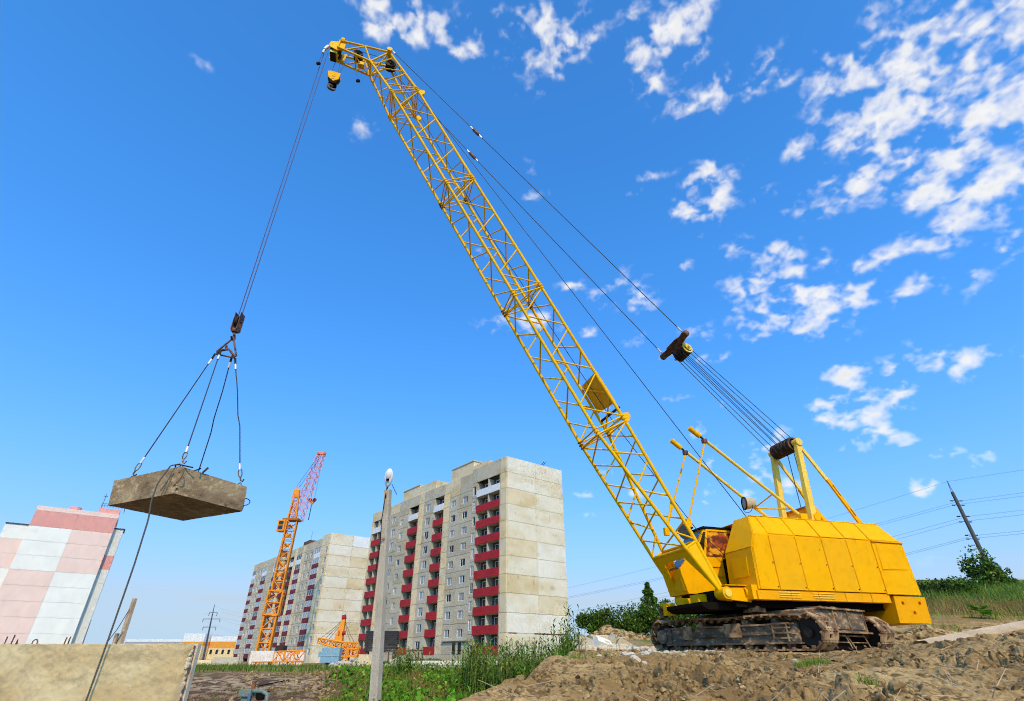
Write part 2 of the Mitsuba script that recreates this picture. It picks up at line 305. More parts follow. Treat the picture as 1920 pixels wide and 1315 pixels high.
def lump(rng, r, sub=1, rough_=.35, flat=.7):
    m = trimesh.creation.icosphere(subdivisions=sub); v = m.vertices.copy(); off = rng.uniform(0, 50, 3)
    v *= (1 + rough_ * (2 * meshkit.fbm(v * 1.3 + off, 3) - 1))[:, None]
    # cut a few facets so that it looks broken
    for _ in range(6):
        n = unit(rng.normal(size=3)); dd = v @ n; over = dd > .72; v[over] -= np.outer(dd[over] - .72, n)
    v[:, 2] *= flat; return v * r, np.array(m.faces)
rng = np.random.default_rng(5)
def shard(rng, n=11):
    p = rng.normal(size=(n, 3)); p /= np.linalg.norm(p, axis=1, keepdims=True); p *= rng.uniform(.7, 1, (n, 1)); m = trimesh.convex.convex_hull(p * [1, rng.uniform(.55, 1), rng.uniform(.45, .9)]); return np.array(m.vertices), np.array(m.faces)
protos = [shard(rng, int(rng.integers(9, 16))) for _ in range(24)]
mb = MB()
for _ in range(17000):
    yy = 2.6 + 15 * rng.random() ** 1.5; xx = rng.uniform(-.40, 1.02) * yy
    if xx < -1.0 + .155 * (yy - 3) or (xx > 4.2 and yy > 14.6): continue
    if meshkit.fbm(np.array([xx * .9, yy * .9, 3.0]), 3, 19) < .40 + .12 * rng.random(): continue
    v, f = protos[rng.integers(24)]; r = .007 + .040 * rng.random() ** 2.6; M_ = trimesh.transformations.euler_matrix(rng.uniform(-.7, .7), rng.uniform(-.7, .7), rng.uniform(0, 6.3))[:3, :3]
    v = v @ M_.T * r
    mb.raw(v + [xx, yy, float(ground_z(xx, yy)) + r * .2], f)
for _ in range(5000):
    yy = rng.uniform(12.5, 34); xx = rng.uniform(-.44, -.24) * yy
    if meshkit.fbm(np.array([xx * .6, yy * .6, 5.0]), 3, 23) < .46: continue
    v, f = protos[rng.integers(24)]; r = .02 + .10 * rng.random() ** 3.0; mb.raw(v * r + [xx, yy, float(ground_z(xx, yy)) + r * .2], f)
mb.build('soil_clods', 'clod', label='loose lumps of dry brown soil strewn over the mound', kind='stuff', category='soil')

# ------------------------------------------------------------------ crawler crane: local axes a (forward), b (towards the camera side), z (up), origin at the boom foot
CA = math.radians(195.01)
CF = np.array([math.cos(CA), math.sin(CA), 0]); CN = np.array([-CF[1], CF[0], 0])
CO = np.array([5.6608, 17.0294, 1.5253])
MC = mat4(CF, CN, [0, 0, 1], CO)
crane = thing('crawler_crane', 'big yellow lattice boom crane on rusty crawler tracks standing on the earth mound', 'crane')
def cb(mb, name, bsdf, parent=crane, smooth=False, **k): return mb.build(name, bsdf, parent, MC, smooth, **k)
# --- machinery house
house = cb(MB().hull([(-.82, 1.58, .08), (-.85, .27, .08), (-.89, 1.58, 1.2), (-.9, .31, 1.2), (-1.04, 1.58, 1.59), (-1.32, 1.2, 2.18), (-1.3, .5, 2.19), (-2.5, 1.58, .08), (-2.5, 1.58, 1.59), (-2.5, 1.2, 2.18), (-2.5, .27, .08), (-2.5, .31, 1.2), (-2.5, .5, 2.18)])
           .hull([(a, b, .08) for a in (-2.45, -6.44) for b in (-1.58, 1.58)] + [(a, b, 1.56) for a in (-2.45, -6.40) for b in (-1.58, 1.58)] + [(a, b, 2.165) for a in (-2.45, -6.15) for b in (-1.2, 1.2)]), 'machinery_house', 'yellow_paint')
sb = [-.835, -1.49, -2.415, -3.34, -4.26, -5.185]
st = [-1.0, -1.5, -2.42, -3.36, -4.27, -5.21]
for k in range(5):
    g = .012; q = [(sb[k] - g, 1.595, .09), (sb[k + 1] + g, 1.595, .09), (st[k + 1] + g, 1.595, 1.545), (st[k] - g - (.03 if k == 0 else 0), 1.595, 1.555)]
    if k == 0: q = [(-.85, 1.595, .09), (sb[1] + g, 1.595, .09), (st[1] + g, 1.595, 1.55), (-1.05, 1.595, 1.555), (-.905, 1.595, 1.2)]
    cb(MB().plate(q, .03 + .006 * (k % 2)), 'side_panel', ('yellow_paint', 'yellow_tone')[k % 2], house)
cb(MB().plate([(-5.2, 1.598, .06), (-6.455, 1.598, .06), (-6.42, 1.598, 1.535), (-5.225, 1.598, 1.55)], .034), 'rear_panel', 'yellow_paint', house)
cb(MB().plate([(-5.36, 1.622, 1.50), (-6.33, 1.618, 1.49), (-6.25, 1.622, .76), (-5.31, 1.632, .74)], .018), 'hatch', 'yellow_paint', house, label='loose hatch in the rear panel of the machinery house')
cb(MB().beam((-5.2, 1.65, 1.555), (-6.43, 1.64, 1.545), .05, .035), 'drip_rail', 'yellow_paint', house)
rs = [-1.36, -1.52, -2.44, -3.36, -4.28, -5.2, -6.15]
for k in range(1, 6):
    a0, a1 = rs[k] - .015, rs[k + 1] + .015
    lowr = a1 if k < 5 else -6.36
    cb(MB().plate([(a0, 1.588, 1.60), (lowr, 1.588, 1.585), (a1, 1.225, 2.155), (a0, 1.225, 2.165)], .022), 'roof_panel', 'yellow_paint', house)
    cb(MB().plate([(a0, 1.19, 2.18), (a1, 1.19, 2.175), (a1, -1.19, 2.175), (a0, -1.19, 2.18)], .02), 'roof_panel', 'yellow_paint', house)
cb(MB().beam((-1.3, 1.215, 2.19), (-6.16, 1.215, 2.18), .05, .02), 'roof_rail', 'yellow_paint', house)
# front face: upper plate slopes back, lower plate stands upright, both a little proud
cb(MB().plate([(-.872, 1.57, 1.21), (-.872, .325, 1.21), (-1.285, .505, 2.165), (-1.30, 1.195, 2.165), (-1.02, 1.57, 1.58)], .02), 'front_panel', 'yellow_paint', house)
cb(MB().plate([(-.812, 1.575, .10), (-.838, .285, .10), (-.872, .325, 1.185), (-.862, 1.575, 1.185)], .024), 'front_panel', 'yellow_tone', house)
cb(MB().plate([(-.80, 1.30, .45), (-.81, .60, .45), (-.838, .60, .98), (-.832, 1.30, .98)], .016), 'access_cover', 'yellow_paint', house)
bolts = MB()
for k in range(1, 6):
    for z in (.16, .80): bolts.disc((sb[k] + (st[k] - sb[k]) * (z / 1.5) + .05, 1.617, z), (0, 1, 0), .018, .02, 8)
cb(bolts, 'bolts', 'brown_steel', house, kind='stuff')
# --- skirt beam with louvres, front box and ring
skirt = cb(MB().box((-5.28, 1.3, -.17), (-.74, 1.575, .062)), 'skirt_beam', 'yellow_worn')
for a0, a1 in ((-1.42, -2.12), (-2.56, -3.3)):
    for z in (-.10, -.04, .02): cb(MB().beam((a0, 1.585, z), (a1, 1.585, z), .03, .018), 'louvre_slat', 'yellow_pale', skirt)
for k in range(1, 5): cb(MB().box((sb[k] - .35, 1.575, -.165), (sb[k] - .34, 1.582, .06)), 'seam_strip', 'brown_steel', skirt)
fb = cb(MB().box((-1.35, .72, -.16), (-.62, 1.52, .20)), 'front_box', 'yellow_paint')
cb(MB().disc((-.60, 1.2, .03), (1, 0, 0), .13, .06, 22, .095), 'ring', 'yellow_paint', fb, smooth=30)
cb(MB().disc((-.612, 1.2, .03), (1, 0, 0), .094, .01, 22), 'dark_disc', 'rubber_shade_black', fb)  # solid black disc painted as the shade inside the ring hole
deck = cb(MB().hull([(a, b, z) for b in (-1.25, .92) for a, z in ((-1.6, -.36), (.45, -.40), (.64, -.30), (.64, -.21), (-1.6, -.21))]), 'deck_frame', 'rubber_shade_black')  # near black base colour carries the shadow under the house
for lo, hi in (((.34, -1.2, -.44), (.66, -1.0, -.1)), ((.15, -.7, -.21), (.45, -.4, .0)), ((.1, .0, -.21), (.4, .42, .03))): cb(MB().box(lo, hi), 'deck_bracket', 'yellow_paint')
cb(MB().box((.5, -1.3, -.5), (.75, -1.22, -.2)), 'hose_bracket', 'brown_steel')
cb(MB().box((-1.35, -1.5, -.18), (-1.22, .32, 1.15)), 'dark_gap_box', 'rubber_shade_black')  # black box added to make the gap beside the cab look dark
cb(MB().box((-1.2, -1.1, -.20), (.12, .75, .10)), 'engine_sump', 'rubber_shade_black')
cb(MB().box((-5.4, -1.2, -.34), (-.3, 1.15, -.12)), 'sub_frame', 'rubber_shade_black')  # underside shadow put into the black base colour
# --- counterweight with three holes (cut with a boolean)
cw = manifold3d.Manifold.hull_points(np.array([(a, b, z) for b in (-1.56, 1.56) for a, z in ((-5.45, .03), (-6.62, .01))] + [(a, b, -.69) for b in (-1.52, 1.52) for a in (-5.40, -6.58)]))
for a, z in ((-5.72, -.17), (-6.36, -.16), (-6.07, -.42)):
    h = trimesh.creation.cylinder(.055, .5, sections=16); h.apply_transform(trimesh.transformations.rotation_matrix(math.pi / 2, [1, 0, 0])); h.apply_translation([a, 1.56, z])
    cw = cw - manifold3d.Manifold(manifold3d.Mesh(np.asarray(h.vertices, np.float32), np.asarray(h.faces, np.uint32)))
cb(MB().man(cw), 'counterweight', 'yellow_worn', label='yellow rear counterweight with three round holes')
# --- boom foot brackets and pins
for s in (1, -1):
    cb(MB().hull([(a, s * b, z) for b in (.92, 1.24) for a, z in ((-.75, -.22), (-.75, .16), (.02, .12), (.12, 0), (.02, -.16))]), 'foot_bracket', 'yellow_paint')
    p = cb(MB().disc((0, s * 1.08, 0), (0, 1, 0), .16, .42, 24), 'foot_pin', 'yellow_paint', smooth=30)
    cb(MB().disc((0, s * 1.30, 0), (0, 1, 0), .105, .05, 20), 'pin_cap', 'yellow_pale', p, smooth=30)
    cb(MB().plate([(.05, s * .9, .2), (-.65, s * .9, .2), (-.65, s * 1.3, .2), (.05, s * 1.3, .2)], .02), 'foot_cover', 'yellow_paint')
# --- cab
def side(b, pts): return [(a, b, z) for a, z in pts]
cabp = [(-1.19, .12), (.22, .12), (.40, .80), (.10, 1.10), (-.70, 2.08), (-1.75, 2.06), (-1.75, 1.2), (-1.19, 1.15)]
cab = cb(MB().hull(side(-.32, cabp[:4] + [(-1.19, 1.12), (-.02, 1.2)]) + side(-1.4, cabp[:4] + [(-1.19, 1.12)])).hull(side(-.32, [(-.15, 1.10), (-.68, 2.06), (-1.74, 2.04), (-1.74, 1.12)]) + side(-1.4, [(-.15, 1.10), (-.68, 2.06), (-1.74, 2.04), (-1.74, 1.12)])), 'cab', 'yellow_paint')
cb(MB().plate(side(-.315, [(-.62, 1.22), (-.84, 2.0), (-1.5, 1.99), (-1.5, 1.22)]), .03), 'side_panel', 'rusty_panel', cab, label='rust eaten upper side panel of the cab')
cb(MB().plate(side(-.315, [(-1.52, 1.22), (-1.52, 1.99), (-1.73, 1.98), (-1.73, 1.22)]), .02), 'side_panel', 'rusty_panel', cab)
cb(MB().plate(side(-.31, [(-.22, 1.15), (-.50, 1.15), (-.72, 1.96), (-.66, 1.96)]), .03), 'side_window', 'dark_glass', cab)
cb(MB().beam((-.54, -.3, 1.17), (-.78, -.3, 2.04), .07, .04, (0, 1, 0)), 'door_post', 'yellow_paint', cab)
cb(MB().beam((-.78, -.30, 2.03), (-1.72, -.3, 2.02), .05, .06), 'door_header', 'yellow_paint', cab)
for z in (.62, .9):
    cb(MB().beam((-1.1, -.30, z), (-.75, -.30, z), .012, .012), 'seam_strip', 'brown_steel', cab)
cb(MB().plate([(-.10, -.42, 1.145), (-.10, -1.3, 1.145), (-.63, -1.3, 2.0), (-.63, -.42, 2.0)], .02), 'windshield', 'cab_glass', cab)
cb(MB().plate([(.385, -.40, .83), (.385, -1.32, .83), (.135, -1.32, 1.10), (.135, -.40, 1.10)], .02), 'lower_window', 'cab_glass', cab)
cb(MB().plate([(.255, -.40, .2), (.255, -.95, .2), (.385, -.95, .7), (.385, -.40, .7)], .02), 'nose_panel', 'yellow_flat', cab)
cb(MB().hull([(a, b, z) for b in (-.26, -1.46) for a, z in ((-.60, 2.07), (-1.8, 2.05), (-1.8, 2.12), (-.66, 2.14))]), 'cab_roof', 'rubber_shade_black', cab)
lamp1 = cb(MB().tube((.02, -.05, 1.93), (.24, .02, 1.86), .10, 22, .24), 'floodlight', 'brown_steel', smooth=40)
cb(MB().disc((.25, .022, 1.857), (.95, .28, -.3), .235, .02, 22), 'lens', 'lamp_glass', lamp1)
cb(MB().tube((.03, -.05, 1.92), (-.35, -.4, 2.1), .03), 'lamp_arm', 'rubber_shade_black', lamp1)

# --- boom
EL = math.radians(61.018); BU = np.array([math.cos(EL), 0, math.sin(EL)]); BT = np.array([-math.sin(EL), 0, math.cos(EL)]); BN = np.array([0, 1., 0])
S = [5.649, 11.320, 16.928, 22.420]
W2, H2 = .65, .585
def corner(s, k):        # k: A near top, B near bottom, C far bottom, D far top
    if s < S[0]:
        t = s / S[0]; w = 1.08 + (W2 - 1.08) * t; h = .02 + (H2 - .02) * t
        if s < 1.6: h = .03 + .19 * s / 1.483
        else: h = .222 + (H2 - .222) * (s - 1.483) / (S[0] - 1.483); w = .86 + (W2 - .86) * (s - 1.483) / (S[0] - 1.483)
    elif s <= S[3]: w, h = W2, H2
    else: t = (s - S[3]) / 2.78; w, h = W2 + (.35 - W2) * t, H2 + (.63 - H2) * t
    return BU * s + BT * ((h if k in 'AD' else -h) + .01) + BN * (w if k in 'AB' else -w)
boom = crane + '__boom'; key_for('boom', crane)
tag(boom, 'long yellow four chord lattice boom with bent jib head')
def bb(mb, name, bsdf='yellow_boom', smooth=False, **k): return mb.build(name, bsdf, boom, MC, smooth, **k)
B0 = 1.42
for s_, k0, k1 in ((1, 'B', 'A'), (-1, 'C', 'D')): bb(MB().plate([BN * 1.08 * s_ - BT * .05, corner(1.483, k0), corner(1.483, k1), BN * 1.08 * s_ + BT * .05], .04), 'foot_plate')
stops = [B0] + S
for k in 'ABCD':
    bb(MB().tube(corner(0, k) * .985, corner(B0, k), .062, 10), 'chord', smooth=50)
    for s0, s1 in zip(stops[:-1], stops[1:]): bb(MB().tube(corner(s0 + .005, k), corner(s1 - .005, k), .055, 10), 'chord', smooth=50)
# portal frame of the foot section
pc = MB()
for (k0, k1) in (('B', 'C'), ('A', 'D')):
    pc.plate([corner(1.47, k0), corner(1.47, k1), corner(1.22, k1), corner(1.22, k0)], .03)
    for k, o in ((k0, k1), (k1, k0)):
        c0, c1 = corner(1.22, k), corner(.25, k); inner = corner(1.22, k) + (corner(1.22, o) - corner(1.22, k)) * .2
        pc.plate([c0, inner, c1 + (inner - c0) * .25, c1], .03)
bb(pc, 'portal_plate')
bb(MB().tube(corner(1.47, 'B'), corner(1.47, 'C'), .045, 8).tube(corner(1.47, 'A'), corner(1.47, 'D'), .045, 8).tube(corner(1.47, 'A'), corner(1.47, 'B'), .04, 8).tube(corner(1.47, 'D'), corner(1.47, 'C'), .04, 8), 'portal_tube', smooth=50)
FACES = (('A', 'B', 0), ('C', 'D', 0), ('B', 'C', 0), ('D', 'A', 0))      # first named carries the whole nodes
RB = .027
def lace(s0, s1, periods):
    L = (s1 - s0) / periods
    for k0, k1, _ in FACES:
        for i in range(periods):
            a, m, b = corner(s0 + L * i + .10, k0), corner(s0 + L * (i + .5), k1), corner(s0 + L * (i + 1) - .10, k0)
            bb(MB().tube(a, m - BU * .06, RB, 6, caps=False), 'brace', smooth=True); bb(MB().tube(m + BU * .06, b, RB, 6, caps=False), 'brace', smooth=True)
for s0, s1 in zip(stops[:-1], stops[1:]): lace(s0 + .02, s1 - .02, 3)
lace(S[3] + .05, S[3] + 2.78, 2)
for s in S:
    for k0, k1 in ('AB', 'BC', 'CD', 'DA'):
        for o in (-.09, .09): bb(MB().tube(corner(s + o, k0), corner(s + o, k1), .026, 6, caps=False), 'frame_bar', smooth=True)
    for k0, k1 in ('AC', 'BD'):
        if k0 == 'A' or s > 20: bb(MB().tube(corner(s + .05, k0), corner(s - .05, k1), .028, 6, caps=False), 'frame_bar', smooth=True)
    for o in (.08,): bb(MB().tube(corner(s - o, 'A'), corner(s - o, 'C'), .026, 6, caps=False), 'frame_bar', smooth=True)
    for k in 'ABCD': bb(MB().disc(corner(s, k), BU, .085, .05, 12).disc(corner(s, k) + BU * .11, BU, .08, .04, 12).disc(corner(s, k) - BU * .11, BU, .08, .04, 12), 'coupling', 'brown_steel' if k in 'CD' and s < 20 else 'yellow_boom')
# ears on the top chords, sheet on the top face, wear block
for s, z in ((S[0], .0), (S[3] - .25, 0)):
    for k in 'AD':
        c = corner(s, k); bb(MB().hull([c + BT * t + BU * u + BN * n for n in (-.05, .05) for t, u in ((0, -.16), (0, .18), (.26, .12), (.26, .0), (.16, -.12))]), 'pendant_ear')
q = [v + BT * .075 for v in (corner(7.55, 'D') * .97 + corner(7.55, 'A') * .03, corner(7.5, 'A'), corner(6.25, 'A'), corner(6.4, 'D') * .97 + corner(6.4, 'A') * .03)]
top = bb(MB().plate(q, .02), 'cover_sheet', 'yellow_flat', label='folded yellow cover sheet on the upper side of the boom')
bb(MB().tube(corner(6.1, 'D') + BT * .02, corner(6.05, 'A') + BT * .08, .045, 8), 'roller', 'dark_steel', smooth=50)
# --- jib head
HA = {k: corner(S[3] + 2.78, k) for k in 'ABCD'}
TP = {'A': np.array([14.03, .35, 22.55]), 'B': np.array([14.05, .35, 22.02]), 'C': np.array([14.05, -.35, 22.02]), 'D': np.array([14.03, -.35, 22.55])}
HA = {'A': np.array([11.84, .35, 22.62]), 'B': np.array([12.56, .35, 21.57]), 'C': np.array([12.56, -.35, 21.57]), 'D': np.array([11.84, -.35, 22.62])}
head = bb(MB().disc((11.84, 0, 22.62), BN, .10, .95, 14), 'jib_head', smooth=40, label='bent head of the boom with sheaves')
for k in 'ABCD':
    bb(MB().tube(corner(S[3] + .005, k), HA[k], .052, 10), 'chord', smooth=50)
    bb(MB().tube(HA[k], TP[k], .05, 10), 'chord', smooth=50)
for p0, p1 in ((HA['A'], HA['B']), (HA['D'], HA['C']), (HA['A'], HA['D']), (HA['B'], HA['C']), (TP['A'], TP['B']), (TP['D'], TP['C']), (TP['B'], TP['C']), (TP['A'], TP['D'])): bb(MB().tube(p0, p1, .042, 8), 'brace', smooth=50)
mid = lambda k, t: HA[k] * (1 - t) + TP[k] * t
for k0, k1 in ('BA', 'CD'):
    bb(MB().tube(HA[k0], mid(k1, .5), .036, 8), 'brace', smooth=50); bb(MB().tube(mid(k1, .5), mid(k0, .8), .036, 8), 'brace', smooth=50)
bb(MB().tube(mid('B', .45), mid('C', .45), .03, 6), 'brace', smooth=50); bb(MB().tube(HA['A'], HA['C'], .036, 8), 'brace', smooth=50)
bb(MB().tube(mid('C', .05), mid('B', .5), .03, 6), 'brace', smooth=50)
def sheave(c, r, w=.09, mat_='dark_steel'):
    k = bb(MB().disc(c, BN, r, w, 24, r * .62).disc(c, BN, r * .62, w * .4, 20).disc(c, BN, .05, w * 1.6, 12), 'sheave', mat_, smooth=35); return k
for b in (-.12, .12): sheave((11.72, b, 22.15), .24); sheave((13.2, b, 22.28), .21); sheave((14.15, b, 22.12), .25)
for s in (-1, 1):
    bb(MB().hull([(a, s * b, z) for b in (.27, .31) for a, z in ((13.75, 22.62), (14.4, 22.42), (14.45, 22.05), (14.1, 21.88), (13.8, 21.95))]), 'tip_plate')
    bb(MB().disc((11.84, s * .5, 22.62), BN, .13, .06, 18), 'pin_cap', smooth=30)
bb(MB().box((14.05, -.2, 21.78), (14.36, .2, 21.98)), 'tip_block', 'yellow_pale')
bb(MB().box((14.10, -.22, 21.74), (14.34, .22, 21.78)), 'tip_block', 'dark_steel')
bb(MB().tube((13.95, .2, 22.55), (13.95, .2, 22.82), .05, 10).disc((13.95, .2, 22.85), BN, .08, .2, 14), 'wind_gauge', smooth=40)
bb(MB().box((12.85, -.16, 21.62), (13.12, .08, 21.82)).tube((13.05, -.1, 21.62), (13.15, -.1, 21.3), .03), 'limit_switch', 'yellow_boom')
bb(MB().tube((14.52, .1, 22.28), (14.62, .1, 22.0), .08, 10).tube((14.62, .1, 22.0), (14.66, .1, 21.72), .045, 8), 'rope_anchor', 'bright_metal', smooth=40)
def weight(p, top):
    k = bb(MB().tube(top, p, .008, 5), 'switch_line', 'rope_steel'); bb(MB().disc(p, (.2, 1, .3), .09, .10, 16, .04), 'switch_weight', 'dark_steel', smooth=40)
weight((14.68, .12, 20.85), (14.66, .1, 21.7)); weight((12.95, -.05, 20.55), (13.15, -.1, 21.3))

# --- gantry, backstops
GT = (-4.5, 5.05)
gantry = crane + '__gantry'; key_for('gantry', crane); tag(gantry, 'faded yellow rear frame with the rope sheaves')
def gb(mb, name, bsdf='yellow_pale', smooth=False, **k): return mb.build(name, bsdf, gantry, MC, smooth, **k)
for s in (1, -1):
    gb(MB().beam((-4.2, s * .66, 2.18), (-4.5, s * .62, 5.0), .19, .22, (1, 0, 0), .15, .17), 'leg')
    gb(MB().disc((-4.52, s * .62, 5.06), BN, .135, .24, 18), 'head_boss', smooth=30)
    gb(MB().beam((-4.55, s * .64, 4.98), (-5.35, s * .64, 3.7), .12, .06, (0, 1, 0)), 'back_stay'); gb(MB().beam((-5.30, s * .67, 3.78), (-6.2, s * .67, 2.16), .14, .07, (0, 1, 0)), 'back_stay', 'yellow_paint')
    gb(MB().beam((-5.42, s * .705, 3.58), (-5.62, s * .705, 3.22), .035, .012, (0, 1, 0)).beam((-5.85, s * .71, 2.80), (-5.98, s * .71, 2.56), .035, .012, (0, 1, 0)), 'slot_strip', 'brown_steel')
    gb(MB().beam((-4.28, s * .66, 2.85), (-4.85, s * .66, 2.15), .13, .07, (0, 1, 0)), 'leg_brace', 'yellow_paint')
    gb(MB().disc((-4.30, s * .74, 2.42), BN, .12, .12, 18), 'leg_pin', 'yellow_paint', smooth=30)
    gb(MB().box((-4.45, s * .66 - .12, 2.15), (-3.75, s * .66 + .12, 2.32)), 'leg_foot', 'yellow_paint')
gb(MB().plate([(-4.36, .6, 2.25), (-4.36, -.6, 2.25), (-4.42, -.6, 2.85), (-4.42, .6, 2.85)], .03), 'cross_plate', 'yellow_flat'); gb(MB().box((-4.5, -.62, 2.83), (-4.34, .62, 2.87)), 'cross_plate', 'orange_dark')
gb(MB().plate([(-3.7, .55, 2.2), (-3.7, -.3, 2.2), (-3.75, -.3, 2.5), (-3.75, .55, 2.5)], .03), 'cross_plate')
for i in range(6):
    b = -.42 + .168 * i
    gb(MB().disc((-4.5, b, 5.05), BN, .27, .075, 28, .22).disc((-4.5, b, 5.05), BN, .22, .03, 24), 'sheave', 'dark_steel', smooth=35)
    gb(MB().disc((-4.5, b + .06, 5.05), BN, .255, .035, 28, .2), 'rope_turn', 'brown_steel', smooth=35)
gb(MB().tube((-4.5, -.6, 5.05), (-4.5, .6, 5.05), .07, 12), 'axle', 'dark_steel', smooth=50)
for b in (-.02, .3): cb(MB().tube((-4.58, b, 4.8), (-4.5, b, 2.2), .014, 6), 'hoist_rope', 'rope_steel', smooth=True)
for s in (1, -1):
    f0, f1 = np.array([-3.88, s * .6, 2.42]), np.array([-.72, s * .6, 4.80]); u = unit(f1 - f0)
    t = cb(MB().tube(f0, f1 + u * .05, .052, 12), 'backstop', 'yellow_pale', smooth=50)
    cb(MB().tube(f1 + u * .18, f1 + u * .62, .085, 14), 'buffer', 'yellow_paint', t, smooth=50); cb(MB().tube(f1 + u * .04, f1 + u * .2, .035, 8), 'buffer_rod', 'dark_steel', t, smooth=50)
    cb(MB().tube(f1 - (0, 0, .08), (.47, s * .66, 1.99), .030, 8), 'backstop_strut', 'yellow_paint', t, smooth=50)
    cb(MB().box(f1 - (.07, .07, .12), f1 + (.07, .07, .02)), 'strut_clamp', 'brown_steel', t); cb(MB().box((.38, s * .66 - .06, 1.86), (.54, s * .66 + .06, 2.1)), 'strut_clamp', 'yellow_paint', t)
    cb(MB().box((-4.0, s * .6 - .1, 2.15), (-3.74, s * .6 + .1, 2.52)), 'backstop_foot', 'yellow_paint', t)
lp = np.array([-2.72, -.35, 3.03])
lamp2 = cb(MB().tube(lp + (-.16, .06, .02), lp + (.14, -.05, 0), .17, 24, .215), 'work_lamp', 'facade_grey', smooth=40)
cb(MB().disc(lp + (.15, -.053, 0), (.94, -.3, 0), .20, .03, 24), 'lens', 'lamp_glass', lamp2); cb(MB().disc(lp + (.16, -.057, 0), (.94, -.3, 0), .22, .05, 24, .185), 'rim', 'dark_steel', lamp2, smooth=30)
an = np.linspace(0, math.pi, 10); cb(MB().path([lp + (.1, math.cos(t) * .26, -.12 - .2 * math.sin(t)) for t in an], .01, 5), 'cable', 'rubber_shade_black', lamp2)
for p in ((-2.95, .6, 3.12), (-3.55, .6, 2.66), (-3.8, -.6, 2.5)): cb(MB().tube(lp + (-.1, .05, -.18), p, .022, 6), 'lamp_bracket', 'yellow_paint', lamp2, smooth=True)
# --- equaliser, pendants and ropes
eq = crane + '__equaliser'; key_for('equaliser', crane)
E0, E1 = np.array([-.76, .65, 9.0]), np.array([-.58, -.65, 8.76]); EM = (E0 + E1) / 2; ed = unit(np.array([GT[0], 0, GT[1]]) - EM)
w = unit(np.cross(E0 - E1, ed))
scene[eq] = ply_(MB().hull([p + w * t + ed * o for t in (-.10, .10) for p, o in ((E0, -.10), (E0, .10), (E0 * .8 + E1 * .2, .16), (E1 * .8 + E0 * .2, .16), (E1, .10), (E1, -.10))]).hull([EM + (E0 - E1) * x + w * t + ed * o for t in (-.14, .14) for x in (-.2, .2) for o in (-.14, .3)]).arrays(MC), 'brown_steel'); tag(eq, 'rusty spreader beam between the pendants and the luffing ropes')
for p in (E0, E1): MB().disc(p, w, .13, .24, 18).build('end_pin', 'brown_steel', eq, MC, 30)
for i in range(4):
    b = -.21 + .14 * i; MB().disc(EM + (E0 - E1) * (b / 1.3) + ed * .42, E0 - E1, .24, .09, 24, .1).build('sheave', 'dark_steel', eq, MC, 35)
MB().plate([EM + (E0 - E1) * .26 + ed * .1 - w * .08, EM + (E0 - E1) * .26 + ed * .1 + w * .08, EM + (E0 - E1) * .26 + ed * .55 + w * .08, EM + (E0 - E1) * .26 + ed * .55 - w * .08], .03).build('cheek_plate', 'yellow_pale', eq, MC)
MB().disc(EM + (E0 - E1) * .24 + ed * .42, E0 - E1, .22, .03, 24, .17).build('guard_ring', 'yellow_pale', eq, MC, 35)
MB().tube(EM - (E0 - E1) * .34 + ed * .42, EM + (E0 - E1) * .34 + ed * .42, .05, 10).build('axle', 'yellow_pale', eq, MC, 50)
for i in range(8):
    b0, b1 = -.28 + .08 * i, -.42 + .12 * i
    cb(MB().tube(EM + np.array([0, b0, 0]) + ed * .42 + w * (.22 if i % 2 else -.22), np.array([GT[0], b1, GT[1]]) + w * (.27 if i % 2 else -.27), .0125, 6), 'luffing_rope', 'rope_steel', smooth=True)
def pendant(p, q, links=.52):
    d = unit(q - p); L = np.linalg.norm(q - p); m = p + d * L * links
    r = cb(MB().tube(p, m - d * .32, .0165, 6).tube(m + d * .32, q, .0165, 6), 'pendant_rope', 'rope_steel', smooth=True)
    cb(MB().beam(m - d * .18, m + d * .18, .12, .09).beam(m - d * .26, m + d * .26, .05, .06), 'link', 'brown_steel', r)
    for t in (-.30, .30): cb(MB().tube(m + d * (t - .09), m + d * (t + .09), .028, 8), 'socket', 'bright_metal', r, smooth=50)
    for e, sgn in ((p, 1), (q, -1)): cb(MB().tube(e + d * sgn * .18, e + d * sgn * .4, .032, 8), 'socket', 'bright_metal', r, smooth=50)
pendant(E0, np.array([11.84, .48, 22.7]), .665); pendant(E1, np.array([11.84, -.48, 22.7]), .655)
cb(MB().tube((-1.9, .55, 2.1), (11.6, .12, 22.36), .0135, 6), 'hoist_rope', 'rope_steel', smooth=True)
cb(MB().path([(-1.3, -.1, 1.1), (-.3, -.08, 1.95), (2.2, -.05, 5.3), (6.6, -.06, 12.6), (11.5, -.12, 21.98)], .0125, 6), 'hoist_rope', 'rope_steel', smooth=True)
cb(MB().tube((11.6, .12, 22.38), (13.2, .12, 22.49), .012, 6).tube((13.2, .12, 22.49), (14.15, .12, 22.36), .012, 6), 'hoist_rope', 'rope_steel', smooth=True)

